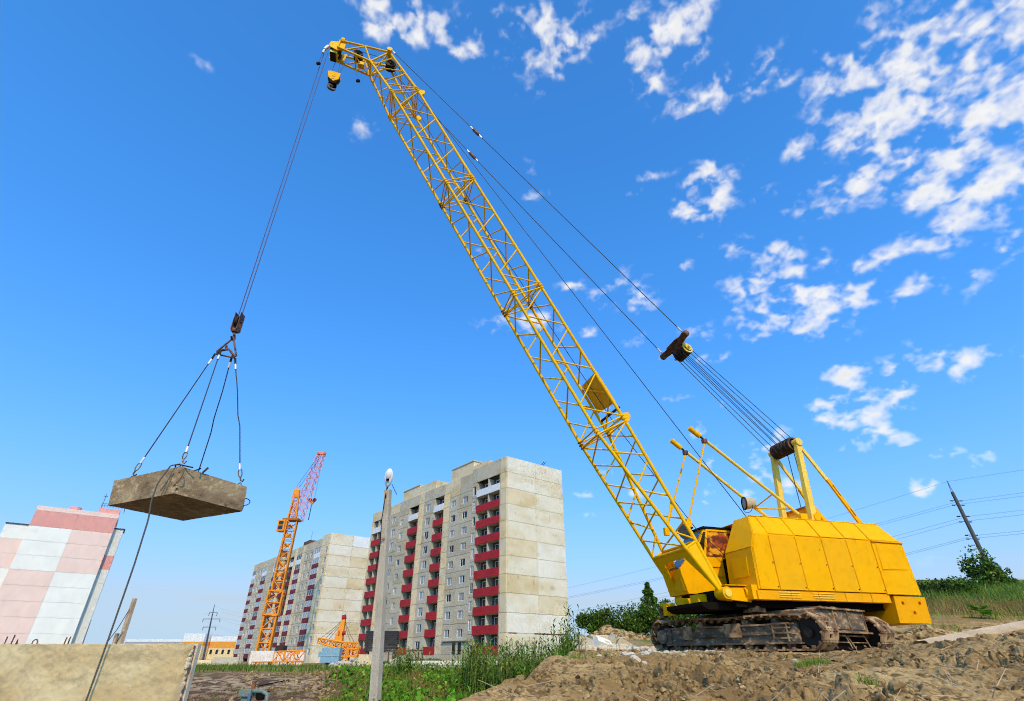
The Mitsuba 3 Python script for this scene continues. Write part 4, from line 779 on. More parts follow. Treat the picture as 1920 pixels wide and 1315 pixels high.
# ------------------------------------------------------------------ site: slab wall, posts, poles
def gz(x, y): return float(ground_z(np.array(x), np.array(y)))
def slab_face():
    nx, nz = 150, 46; xs, zs = np.linspace(-15, -6.47, nx), np.linspace(-2.0, .215, nz); X, Zz = np.meshgrid(xs, zs, indexing='ij')
    n = meshkit.fbm(np.stack([X * 1.6, Zz * 1.6, X * 0], -1), 4, 3); n2 = meshkit.fbm(np.stack([X * 9, Zz * 9, X * 0], -1), 3, 5)
    Y = 12.0 + (n - .5) * .05 + (n2 - .5) * .03 + .16 * np.clip((X + 6.62) / .15, 0, 1) ** 2 * (.3 + n2); top = Zz + np.where(np.arange(nz) == nz - 1, (n2 - .5) * .05, 0)
    v = np.stack([X, Y, top], -1).reshape(-1, 3); i, j = np.meshgrid(np.arange(nx - 1), np.arange(nz - 1), indexing='ij'); q = np.stack([i * nz + j, (i + 1) * nz + j, (i + 1) * nz + j + 1, i * nz + j + 1], -1).reshape(-1, 4)
    m = MB().raw(v, np.vstack([q[:, [0, 1, 2]], q[:, [0, 2, 3]]])); b = np.arange(nx) * nz + nz - 1; tv = v[b]; back = tv.copy(); back[:, 1] = 12.16; k = np.arange(nx - 1)
    m.raw(np.vstack([tv, back]), np.vstack([np.stack([k, k + 1, k + 1 + nx], 1), np.stack([k, k + 1 + nx, k + nx], 1)])); m.box((-15, 12.14, -2), (-6.55, 12.2, .17)); return m
sw = slab_face().build('slab_wall', 'slab_concrete', smooth=40, label='weathered precast wall panel standing on edge at the lower left', category='concrete panel')
MB().box((-15, 12.18, -2), (-6.49, 12.24, .19)).build('core_layer', 'slab_core', sw); MB().box((-15, 12.242, -2), (-6.45, 12.37, .225)).build('outer_layer', 'slab_edge', sw)
ch = MB(); rg = np.random.default_rng(3)
for k in range(26):
    z = -1.9 + 2.1 * k / 26 + rg.uniform(-.03, .03); v, f = lump(rg, rg.uniform(.03, .07), 1, .5, 1.2); ch.raw(v + [-6.50, 12.13 + rg.uniform(-.03, .02), z], f)
ch.build('broken_edge', 'rubble_concrete', sw, kind='stuff')
for i, (x, dz, lean) in enumerate(((-10.33, .14, .02), (-10.2, .17, .03), (-10.12, .09, .05), (-10.05, .06, -.02), (-9.12, .13, .03), (-9.04, .14, .02))): MB().tube((x, 12.1, .1), (x + lean, 12.08, .21 + dz), .012, 6).build('rebar', 'brown_steel', sw)
loop((-9.72, 12.1, .24), (1, 0, 0), .05).build('lifting_loop', 'brown_steel', sw, smooth=True)

def lamp():
    t = thing('lamp_post', 'pale square concrete lamp post with a white street lamp on top', 'street lamp')
    MB().beam((-4.34, 20, -2.2), (-4.80, 20, 5.55), .30, .30, (.25, 1, 0), .22, .22).build('post', 'post_concrete', t)
    MB().beam((-4.36, 19.87, -2.0), (-4.83, 19.89, 5.5), .08, .05, (.25, 1, 0)).build('post_rib', 'post_concrete', t)
    h = np.array([-4.80, 19.86, 5.98]); ax = unit((.10, -.30, 1)); x = unit(np.cross(ax, (0, 1, .3))); y = np.cross(ax, x)
    m = trimesh.creation.icosphere(subdivisions=3); v = np.array(m.vertices); v = v * [.17, .12, .36]; v[:, 0] *= 1 - .28 * np.clip(-v[:, 2] / .36, 0, 1); v = v[:, :1] * x + v[:, 1:2] * y + v[:, 2:] * ax + h
    hd = MB().raw(v, np.array(m.faces)).build('lamp_head', 'white_frame', t, smooth=True)
    v = np.array(m.vertices) * [.115, .10, .20]; v = v[:, :1] * x + v[:, 1:2] * y + v[:, 2:] * ax + h + ax * .11 - unit(np.cross(ax, x)) * .05 * (1 if np.cross(ax, x)[1] < 0 else -1)
    fwd = unit(np.cross(ax, x)); fwd = fwd if fwd[1] < 0 else -fwd
    v = np.array(m.vertices) * [.115, .10, .19]; v = v[:, :1] * x + v[:, 1:2] * y + v[:, 2:] * ax + h + ax * .10 + fwd * .055
    MB().raw(v, np.array(m.faces)).build('lens', 'white_panel', hd, smooth=True); MB().beam(h + fwd * .14 - ax * .10, h + fwd * .14 - ax * .02, .11, .05).build('control_gear', 'rubber_shade_black', hd)
    MB().tube(h - ax * .32, (-4.83, 19.86, 5.2), .035, 8).build('bracket', 'dark_steel', t); MB().path([(-4.83, 19.82, 5.4), (-4.86, 19.8, 4.4), (-4.80, 19.8, 3.6), (-4.84, 19.8, 2.6)], .014, 5).build('cable', 'rubber_shade_black', t, smooth=True)
    MB().tube((-4.66, 19.9, 5.75), (-4.42, 19.9, 5.35), .012, 5).build('loose_wire', 'rubber_shade_black', t)
    for z in (3.75, 3.70): MB().tube((-4.9, 19.78, z), (-4.65, 19.78, z - .03), .012, 5).build('hook', 'brown_steel', t)
lamp()
def tube_pole(name, label, x0, y0, z0, x1, y1, z1, r0, r1, bsdf, cat='pole', group=None):
    t = thing(name, label, cat, group); MB().tube((x0, y0, z0), (x1, y1, z1), r0, 10, r1).build('shaft', bsdf, t, smooth=50); return t
up = tube_pole('utility_pole', 'leaning dark power line pole with lattice tip on the grassy hill at the right', 51.75, 60, 4.5, 51.05, 60, 16.4, .26, .17, 'pole_dark')
sp = MB()
for o in (-.14, .14): sp.tube((51.06 + o, 60, 16.2), (51.02, 60, 17.75), .03, 5)
for k in range(4): sp.tube((51.05 - .11 + .02 * k, 60, 16.5 + .3 * k), (51.05 + .11 - .02 * k, 60, 16.5 + .3 * k), .02, 5)
sp.build('lattice_tip', 'wire_dark', up, kind='stuff')
ORD = ['topmost', 'second', 'third', 'fourth', 'fifth', 'sixth', 'lowest']
POLEZ = [17.65, 15.4, 14.9, 13.65, 13.05, 11.6, 11.2]; LOWZ = [16.4, 14.6, 14.2, 12.2, 11.6, 9.4, 8.8]; DIP = [9.2, 8.0, 8.2, 8.6, 9.2, 8.9, 9.1]
for i, z in enumerate(POLEZ):
    if i: MB().tube((50.55, 59.8, z), (51.6, 60.2, z + .05), .035, 5).build('cross_arm', 'wire_dark', up)
    for s in (-1, 1):
        if i: MB().disc((51.1 + s * .55, 60, z), (1, 0, 0), .07, .28, 8).build('insulator', 'wire_dark', up)
PY = [(-113.6, 220, z) for z in LOWZ]
for i in range(7):
    o = 0 if i == 0 else (.5 if i % 2 else -.5); a, b = np.array([51.05 + o, 60 + o * .3, POLEZ[i]]), np.array([-113.4 + (0 if i == 0 else (3 if i % 2 else -3)), 220, LOWZ[i]]); ts = np.linspace(0, 1, 40)
    right = np.array([51.05 + 100, 60 - 97, POLEZ[i] + 9.]); ts2 = np.linspace(0, 1, 14)
    pts = [right * (1 - t) + a * t - np.array([0, 0, 1.]) * 4 * 3 * t * (1 - t) for t in ts2[:-1]] + [a * (1 - t) + b * t - np.array([0, 0, 1]) * 4 * DIP[i] * t * (1 - t) for t in ts]
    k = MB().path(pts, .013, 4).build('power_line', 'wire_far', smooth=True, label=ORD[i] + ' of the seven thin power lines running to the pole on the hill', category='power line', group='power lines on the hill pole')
py = thing('power_pylon', 'distant thin power pylon with short cross arms left of the flats', 'pylon')
MB().tube((-112.6, 220, -4), (-113.6, 220, 12), .42, 8, .25).tube((-113.6, 220, 12), (-113.85, 220, 17.2), .22, 6, .08).build('mast', 'wire_dark', py)
for z, w in ((14.3, 1.5), (12.2, 3.2), (9.5, 2.4)):
    a = MB().tube((-113.5 - w, 220, z), (-113.5 + w, 220, z), .09, 5).build('cross_arm', 'wire_dark', py)
    for s in (-1, 1): MB().tube((-113.5 + s * w, 220, z), (-113.5 + s * w, 220, z - 1.1), .10, 5).build('insulator', 'wire_dark', a)
tube_pole('street_pole', 'slim grey pole in front of the far flats, left of the tower crane', -49.2, 110, -3, -50.0, 110, 3.2, .14, .10, 'post_concrete')
tube_pole('aerial_mast', 'faint thin mast far away beside the pink building', -144.5, 200, -4, -144.55, 200, 11, .35, .12, 'wire_dark', 'mast')
wp = thing('timber_post', 'tall leaning pale timber post with a wire stay behind the slab wall', 'post')
MB().beam((-19.77, 30, -1.6), (-19.79, 30, 2.62), .28, .22, (.3, 1, 0), .17, .15).build('post', 'weathered_wood', wp); MB().path([(-19.75, 29.8, 2.1), (-20.1, 29.9, 1.2), (-20.6, 30, .3)], .02, 5).path([(-19.70, 29.8, 1.1), (-19.9, 29.9, .7), (-19.95, 30, .3)], .02, 5).build('stay_wire', 'pole_dark', wp)
MB().beam((-20.2, 30.2, -1.6), (-20.22, 30.2, 1.02), .16, .14).build('timber_post', 'weathered_wood', label='short pale timber stump post behind the slab wall', category='post')

# ------------------------------------------------------------------ lattice helper, tower crane, old derrick, stored sections
def lattice(base, p0, p1, w0, w1, bsdf, r, n, parent, fwd=(0, 1, 0), names=('chord', 'brace'), rot=0):
    p0, p1 = np.asarray(p0, float), np.asarray(p1, float); x, y, z = frame_of(p1 - p0, fwd); c, s = math.cos(rot), math.sin(rot); x, y = x * c + y * s, y * c - x * s
    cs = [(-1, -1), (1, -1), (1, 1), (-1, 1)]; C = lambda k, t: p0 * (1 - t) + p1 * t + (x * cs[k][0] + y * cs[k][1]) * (w0 * (1 - t) + w1 * t) / 2
    for k in range(4): MB().tube(C(k, 0), C(k, 1), r, 6).build(names[0], bsdf, parent, smooth=50)
    for k in range(4):
        for i in range(n):
            a, b = (k, (k + 1) % 4) if i % 2 else ((k + 1) % 4, k); MB().tube(C(a, i / n), C(b, (i + 1) / n), r * .6, 5, caps=False).build(names[1], bsdf, parent, smooth=True)
            MB().tube(C(k, i / n), C((k + 1) % 4, i / n), r * .6, 5, caps=False).build(names[1], bsdf, parent, smooth=True)
tc = thing('tower_crane', 'tall orange tower crane with steep pinkish jib in front of the far flats', 'tower crane')
lattice('', (-47.85, 115, -2.5), (-47.78, 115, 7.0), 2.15, 2.25, 'orange_paint', .19, 4, tc, rot=.25)
MB().box((-49.2, 113.8, 6.8), (-46.4, 116.2, 7.3)).build('collar', 'orange_paint', tc)
lattice('', (-47.78, 115, 7.0), (-47.6, 115, 11.5), 2.7, 2.7, 'orange_paint', .17, 2, tc, rot=.25); MB().box((-49.1, 113.9, 11.2), (-46.3, 116.1, 11.5)).build('collar', 'orange_paint', tc)
lattice('', (-47.6, 115, 11.3), (-47.45, 115, 25.2), 1.95, 1.95, 'orange_paint', .15, 7, tc, rot=.25)
for k in range(7): MB().box((-48.1, 114.4, 12.2 + 1.9 * k), (-47.0, 114.9, 12.9 + 1.9 * k)).build('ladder_guard', 'orange_dark' if k % 3 == 0 else 'orange_paint', tc)
cbn = MB().box((-49.95, 113.6, 22.9), (-48.4, 115.4, 25.2)).build('cab', 'orange_paint', tc)
MB().box((-49.65, 113.55, 24.2), (-48.7, 113.6, 24.9)).build('window', 'dark_glass', cbn); MB().box((-49.65, 113.55, 23.2), (-48.7, 113.6, 24.0)).build('window', 'dark_glass', cbn)
MB().box((-49.2, 113.8, 25.2), (-45.9, 116.2, 25.6)).build('turntable', 'orange_dark', tc)
lattice('', (-47.6, 115, 25.4), (-47.75, 115, 31.0), 1.7, .8, 'orange_paint', .14, 4, tc, rot=.25); MB().box((-48.5, 114.6, 30.2), (-47.2, 115.4, 31.9)).tube((-48.0, 115, 31.8), (-48.0, 115, 33.0), .12, 6).tube((-47.5, 115, 31.8), (-47.5, 115, 33.0), .12, 6).build('tower_head', 'orange_paint', tc)
lattice('', (-46.5, 115, 25.6), (-47.05, 123, 43.2), 2.0, 1.5, 'salmon_paint', .085, 11, tc, (1, 0, 0), ('jib_chord', 'jib_brace'))
MB().box((-48.0, 122.6, 42.9), (-46.1, 123.4, 43.6)).tube((-48.1, 123, 43.2), (-46.0, 123, 43.2), .3, 10).build('jib_tip', 'salmon_paint', tc)
for o in (-.35, .35): MB().tube((-47.8 + o, 115, 32.6), (-47.1 + o, 122.5, 42.6), .045, 5).build('jib_stay', 'wire_dark', tc)
MB().tube((-48.4, 115.2, 31.6), (-49.6, 115.6, 9), .05, 5).build('guy_rope', 'wire_dark', tc)
th = thing('crane_hook', 'small red and yellow hook of the far tower crane hanging in the sky', 'hook block')
for o in (-.5, .55): MB().tube((-47.1 + o, 123, 43), (-47.1 + o * .8, 123, 31.9), .03, 4).build('hoist_rope', 'wire_dark', th); MB().disc((-47.1 + o, 123, 31.8), (0, 1, 0), .42, .3, 14).build('sheave', 'red_panel', th)
MB().hull([(-47.9, 123, 31.7), (-46.3, 123, 31.7), (-47.1, 123, 30.6), (-47.9, 123.3, 31.7), (-46.3, 123.3, 31.7), (-47.1, 123.3, 30.6)]).build('body', 'orange_paint', th); MB().tube((-47.1, 123.1, 30.7), (-47.15, 123.1, 27.2), .10, 6).build('chain', 'wire_dark', th)
dk = thing('derrick_crane', 'old yellow crane with blue cabin, red sheaves and lowered lattice boom before the flats', 'crane')
MB().beam((-24.9, 85, 1.6), (-24.55, 85, 4.7), 1.25, .9, (0, 1, 0), .5, .5).build('mast', 'orange_paint', dk)
MB().disc((-24.55, 85, 4.9), (1, 0, .2), .36, .5, 16).build('sheave', 'red_panel', dk, smooth=35); MB().disc((-24.15, 84.6, 2.9), (1, 0, 0), .25, .4, 14).build('sheave', 'red_panel', dk, smooth=35); MB().box((-24.95, 84.5, 2.6), (-24.75, 84.56, 3.2)).build('mast_slot', 'orange_dark', dk)
lattice('', (-27.6, 84.4, 2.0), (-24.4, 85, 1.35), .55, .9, 'orange_paint', .12, 4, dk); lattice('', (-24.4, 85, 1.3), (-22.1, 85.4, 1.3), .9, .8, 'orange_paint', .11, 3, dk)
lattice('', (-23.6, 85, -.9), (-23.6, 85, 1.2), .9, .9, 'orange_paint', .11, 3, dk); lattice('', (-22.4, 85.4, .1), (-22.2, 85.4, 1.3), .8, .8, 'orange_paint', .09, 2, dk); MB().box((-24.3, 84.4, -.1), (-21.8, 86, .15)).build('platform', 'orange_paint', dk)
cbn = MB().box((-26.5, 83.2, -.75), (-23.95, 84.9, 1.08)).build('cabin', 'blue_cabin', dk); MB().box((-26.5, 83.14, .05), (-23.95, 83.2, .10)).build('cabin_rail', 'facade_dim', cbn); MB().box((-27.0, 83.6, -.1), (-26.52, 84.6, .6)).build('winch_box', 'blue_cabin', dk)
MB().box((-25.8, 83.4, -1.7), (-21.6, 86.5, -.76)).build('base', 'dark_steel', dk)
for i, (x, z) in enumerate(((-27.5, 2.2), (-27.0, 2.0), (-26.4, 1.9), (-22.3, 1.5), (-22.9, 1.5))): MB().path([(-24.5, 85, 4.8), ((x - 24.5) / 2, 85, (z + 4.8) / 2 - (.35 if i > 2 else .15)), (x, 84.8, z)], .028, 4).build('stay_rope', 'wire_dark', dk)
ls = thing('lattice_section', 'yellow lattice crane section lying before the white wall', 'crane section')
lattice('', (-40.6, 95, -1.5), (-33.0, 95, -1.4), 1.5, 1.5, 'orange_paint', .12, 6, ls); lattice('', (-37.6, 95.4, .0), (-33.2, 95.4, .05), 1.3, 1.5, 'orange_paint', .12, 4, ls); MB().box((-35.8, 94.0, -.4), (-35.5, 94.1, .8)).box((-34.0, 94.0, .3), (-33.3, 94.1, .7)).build('end_plate', 'orange_paint', ls)
ww = key_for('white_wall'); scene[ww] = ply_(MB().box((-43.6, 100, -3.2), (-34.6, 100.5, .80)).arrays(), 'white_wall'); tag(ww, 'long whitewashed wall block behind the stored yellow crane section', 'wall'); MB().box((-40.3, 99.95, -1.25), (-39.7, 100.0, -.7)).build('opening', 'dark_glass', ww)
os_ = thing('steel_beam', 'orange steel beams stacked on trestles in front of the far flats', 'beams')
for z, y in ((-1.7, 92.5), (-2.15, 92.9), (-2.5, 92.2)): MB().beam((-44.2, y, z), (-40.6, y + .4, z + .02), .3, .22).build('beam', 'orange_paint', os_)
for x in (-43.9, -43.2): MB().tube((x, 92.5, -3.2), (x, 92.5, -1.7), .12, 6).build('leg', 'orange_paint', os_)
for i, (x0, x1, z, lab) in enumerate(((-58.0, -54.75, -.56, 'stained concrete fence panel, left one of two by the far flats'), (-54.7, -49.9, -.1, 'grey concrete fence panel with window openings by the far flats'))):
    k = key_for('fence_panel'); scene[k] = ply_(MB().box((x0, 110, -3.6), (x1, 110.3, z)).arrays(), 'facade_cream' if i == 0 else 'facade_grey'); tag(k, lab, 'fence panel')
    for j in range(2 if i else 1): MB().box((x0 + .5 + 1.9 * j, 109.95, -2.7), (x0 + 1.3 + 1.9 * j, 110.0, -1.4)).build('opening', 'dark_inside', k)
for k in range(2):
    MB().box((-34.9 + 1.5 * k, 92, -2.6), (-34.2 + 1.5 * k, 92.7, -1.3)).build('block', 'white_wall', label=('left' if k == 0 else 'right') + ' one of two upright pale blocks beside the yellow crane section', category='block')
# far away buildings
def far_house(label, x0, x1, y, z1, bands, win=0):
    t = thing('distant_building', label, 'building')
    for (za, zb, m_) in bands: MB().box((x0, y, za), (x1, y + 18, zb)).build('wall', m_, t)
    for i in range(win): MB().box((x0 + (x1 - x0) * (i + .3) / win, y - .06, bands[0][0] + 5), (x0 + (x1 - x0) * (i + .7) / win, y, bands[0][0] + 7)).build('window', 'window_pane', t)
far_house('white and orange boxy building far behind the slab wall', -166.5, -155.9, 300, 10, [(-4, 4.6, 'far_cream'), (4.6, 6.4, 'far_orange'), (6.4, 10.05, 'far_white')])
far_house('long orange and cream building with a white roof beside the far flats', -155.5, -128, 306, 9.3, [(-4, 3.6, 'far_cream'), (3.6, 6.6, 'far_orange'), (6.6, 9.0, 'far_white')], 9)
far_house('long low building with a white roof on the horizon behind the slab wall', -215, -176, 330, 8, [(-4, 7.0, 'pane_pale'), (7.0, 8.3, 'far_white')])
# ------------------------------------------------------------------ concrete pieces and rubble
def slabpiece(name, label, cat, pts, bsdf='rubble_concrete', group=None):
    k = key_for(name); scene[k] = ply_(MB().hull(pts).arrays(), bsdf); tag(k, label, cat, group); return k
def boxpts(c, s, yaw=0, tilt=0, roll=0):
    R = trimesh.transformations.euler_matrix(tilt, roll, yaw)[:3, :3]; return (BOXV * s) @ R.T + c
slabpiece('concrete_block', 'cream concrete block left of the lamp post foot', 'concrete block', boxpts((-10.8, 45, -.35), (1.25, 1.0, .95), .15, 0, .03), 'end_panel_c')
slabpiece('concrete_beam', 'long pale concrete beam lying in front of the entrance of the flats', 'concrete beam', boxpts((-5.5, 55.6, -.56), (8.6, 1.2, .42), -.02), 'end_panel_a')
slabpiece('concrete_beam', 'dark sided concrete slab lying half hidden in the weeds behind the lamp post', 'concrete beam', boxpts((-3.6, 46, -.8), (7.6, 1.2, .3), -.05), 'facade_grey')
slabpiece('concrete_beam', 'long low sloping concrete wall sunk in the grass bank', 'concrete beam', [(-6.5, 33.6, -.60), (-1.3, 35.2, -.90), (-6.5, 34.0, -.60), (-1.3, 35.6, -.90), (-6.5, 33.6, -1.6), (-1.3, 35.2, -1.8), (-6.5, 34.0, -1.6), (-1.3, 35.6, -1.8)], 'facade_grey')
bs = thing('board_stack', 'stack of black boards against the flats behind the lamp post', 'board stack')
for i in range(9): MB().box((-18.6 + .05 * (i % 2), 75, .55 + .255 * i), (-14.5 - .06 * (i % 3), 76.2, .55 + .255 * i + .225)).build('board', 'black_board', bs)
MB().box((-18.4, 75.2, -1), (-18.1, 76, .54)).box((-15, 75.2, -1), (-14.7, 76, .54)).build('trestle', 'brown_steel', bs)
MB().box((-47.2, 119, -3), (-45.6, 121, 1.9)).build('board_stack', 'black_board', label='dark boarded shed between the tower crane and the far flats', category='shed')
rf = thing('rusty_rack', 'long rusty steel rack on legs in front of the red balconies', 'rack')
MB().beam((-15.2, 70, .45), (-10.3, 70, .62), .14, .14).build('rail', 'brown_steel', rf)
for i, x in enumerate((-14.4, -13.6, -12.8, -11.4, -10.9, -10.6)): MB().beam((x, 70, .5), (x + (.5 if i % 2 else 0), 70, -1.0), .12, .12).build('leg', 'brown_steel', rf)
def heap(name, label, cat, x, y, z, n, spread, r0, r1, bsdf, seed, kind='stuff'):
    rg = np.random.default_rng(seed); m = MB()
    for _ in range(n):
        a, d = rg.uniform(0, 6.28), rg.random() ** .7; v, f = lump(rg, rg.uniform(r0, r1), 1, .5, .75); m.raw(v + [x + spread[0] * d * math.cos(a), y + spread[1] * d * math.sin(a), z + spread[2] * (1 - d) * rg.random()], f)
    return m.build(name, bsdf, label=label, category=cat, kind=kind)
heap('rubble_heap', 'heap of pale broken rubble left of the lamp post', 'rubble', -13.3, 47, -.75, 60, (1.3, 1, .5), .08, .3, 'pale_stone', 1)
heap('rubble_heap', 'heap of pale rubble between the lamp post and the concrete beam', 'rubble', -9.4, 50, -.8, 70, (1.3, 1.2, .85), .1, .34, 'pale_stone', 2)
heap('rubble_heap', 'grey rubble and dark scraps under the old yellow crane', 'rubble', -21, 80, -1.0, 60, (2.6, 1.2, .9), .12, .42, 'facade_dim', 4)
heap('rubble_heap', 'pale crushed rubble at the far end of the crawler track', 'rubble', 3.4, 14.6, -.02, 150, (1.1, 1.3, .14), .02, .10, 'pale_stone', 5)
heap('rubble_heap', 'white crushed mortar scattered along the nearer crawler track', 'rubble', 5.2, 16.6, .08, 170, (1.7, .75, .05), .012, .07, 'pale_stone', 6)
heap('rubble_heap', 'broken concrete scraps between the reeds and the crane', 'rubble', 4.2, 24.4, .22, 130, (1.7, 1.6, .2), .05, .2, 'rubble_concrete', 7)
for i, (x, y, z, s, ya, ti, ro, lab, m_) in enumerate(((3.6, 30, .42, (1.05, .7, .95), .4, .2, .35, 'tall broken cream concrete chunk standing beside the reeds', 'rubble_concrete'), (4.5, 30.3, .62, (.85, .7, .6), .1, .05, -.05, 'square pale concrete block in the middle of the rubble', 'rubble_concrete'), (4.95, 26.2, .40, (1.3, .8, .28), .5, .1, .40, 'sloping grey concrete slab at the right end of the rubble', 'rubble_concrete'), (2.8, 29.5, .10, (.8, .6, .9), .7, .3, -.3, 'rough cream chunk half hidden by the reeds', 'rubble_concrete'), (6.15, 35, .92, (1.15, .5, .07), .2, .0, -.12, 'flat white slab lying on the brown soil heap', 'pale_stone'), (5.6, 20.8, .14, (1.3, .3, .05), .35, .0, -.04, 'thin pale plank on the ground at the left end of the crawler track', 'pale_stone'), (3.75, 27.6, .30, (.9, .6, .6), 1.0, .25, .2, 'cream chunk with a slanted top in front of the rubble pile', 'rubble_concrete'), (5.2, 28.6, .55, (1.0, .5, .35), .3, .1, .5, 'slanted cream slab leaning at the right end of the rubble pile', 'rubble_concrete'), (3.2, 27.0, .05, (.55, .5, .5), .2, .3, .4, 'small cream block between the reeds and the rubble pile', 'rubble_concrete'))):
    slabpiece('concrete_chunk', lab, 'concrete chunk', boxpts((x, y, z), s, ya, ti, ro), m_)
wb = manifold3d.Manifold.hull_points(boxpts((0, 0, 0), (.85, .6, .34))) - manifold3d.Manifold.hull_points(boxpts((.06, -.02, 0), (.2, .16, .5)))
k = key_for('concrete_chunk'); scene[k] = ply_(MB().man(wb.rotate((25, 18, 12)).translate((4.05, 25.9, .42))).arrays(), 'end_panel_b'); tag(k, 'white block with a square hole in front of the rubble', 'concrete chunk')
rg = np.random.default_rng(12)
for x, y, r, lab in ((2.78, 14, .17, 'biggest pale stone on the crest of the mound left of the crawler track'), (2.28, 12, .10, 'pale stone at the left end of the row on the mound'), (2.72, 12, .085, 'small pale stone right of centre on the mound crest'), (2.02, 10, .11, 'flat pale stone lowest on the mound slope'), (2.2, 10.1, .07, 'small pale stone beside the flat one on the slope'), (1.9, 13, .08, 'small stone at the far left of the mound crest'), (3.4, 8.2, .075, 'lone pale stone on the slope below the crawler track')):
    v, f = lump(rg, r, 2, .45, .75); k = MB().raw(v + [x, y, gz(x, y) + r * .3], f).build('stone', 'pale_stone', smooth=25, label=lab, category='stone')
for n_, (x, y, r) in enumerate(((7.9, 16.2, .1), (6.0, 12.4, .05), (5.1, 11.1, .045), (8.6, 15.5, .07), (4.4, 9.4, .05), (3.2, 11.2, .05), (3.6, 12.6, .07), (4.6, 13.2, .06))):
    v, f = lump(rg, r, 2, .45, .7); MB().raw(v + [x, y, gz(x, y) + r * .3], f).build('stone', 'pale_stone', smooth=25, label=('pale stone right before the nearer track end', 'small stone on the soil below the middle of the track', 'small stone lower on the slope below the track middle', 'pale stone at the right end of the nearer track', 'small pale stone near the grass tufts on the slope', 'small stone low on the slope left of the grass tufts', 'small stone on the crest at the left track end', 'small pale stone on the soil below the left half of the track')[n_], category='stone', group='small stones before the crane')
# weathered timber lying on the right hand side of the mound
def timber():
    n = 60; xs = np.linspace(0, 1, n); p0, p1 = np.array([7.7, 11.2, .16]), np.array([12.2, 11.0, .86]); w = 12; V = []
    for i, t in enumerate(xs):
        c = p0 * (1 - t) + p1 * t
        for j in range(w):
            a = j / (w - 1) * math.pi; n_ = meshkit.fbm(np.array([t * 9, j * .8, 1.0]), 3, 4) - .5; V.append(c + np.array([0, -.26 * math.cos(a) * (1 + n_ * .3), .10 * math.sin(a) ** .6 + n_ * .05]))
    i, j = np.meshgrid(np.arange(n - 1), np.arange(w - 1), indexing='ij'); q = np.stack([i * w + j, (i + 1) * w + j, (i + 1) * w + j + 1, i * w + j + 1], -1).reshape(-1, 4); return MB().raw(V, np.vstack([q[:, [0, 1, 2]], q[:, [0, 2, 3]]]))
timber().build('timber_beam', 'weathered_wood', smooth=40, label='long pale split timber lying across the soil at the right edge', category='timber')
# old engine at the bottom edge
en = thing('old_engine', 'scrapped engine with teal pipes lying in front of the slab wall end', 'engine')
MB().path([(-5.45, 12, -1.1), (-5.43, 12, -.76), (-5.36, 12, -.66), (-5.22, 12, -.62)], .045, 8).build('curved_pipe', 'track_steel', en, smooth=True); MB().path([(-5.02, 12, -.58), (-4.84, 12, -.58), (-4.74, 12, -.63), (-4.72, 12, -.8), (-4.72, 12, -1.2)], .04, 8).build('curved_pipe', 'teal_pipe', en, smooth=True)
MB().path([(-5.35, 11.8, -1.2), (-5.34, 11.8, -.78), (-5.28, 11.8, -.74), (-5.24, 11.8, -.8)], .035, 8).build('curved_pipe', 'teal_pipe', en, smooth=True)
MB().box((-5.25, 11.9, -.66), (-5.02, 12.2, -.55)).box((-5.2, 11.95, -.8), (-5.06, 12.1, -.66)).build('valve_block', 'teal_pipe', en); MB().tube((-5.03, 11.9, -.78), (-5.03, 11.9, -.60), .03, 8).build('blue_stub', 'blue_pipe', en); MB().disc((-4.87, 12.05, -.65), (0, 1, 0), .085, .12, 16).build('pulley', 'rubber_shade_black', en)
MB().box((-5.12, 12.1, -.56), (-5.05, 12.15, -.42)).build('lever', 'brown_steel', en); MB().hull([(x, y, z) for x in (-5.5, -4.6) for y in (11.8, 12.9) for z in (-1.9, -.82)]).build('engine_body', 'brown_steel', en); MB().beam((-4.98, 12.1, -.50), (-4.55, 12.3, -.42), .05, .02).build('cover_flap', 'rubber_shade_black', en)

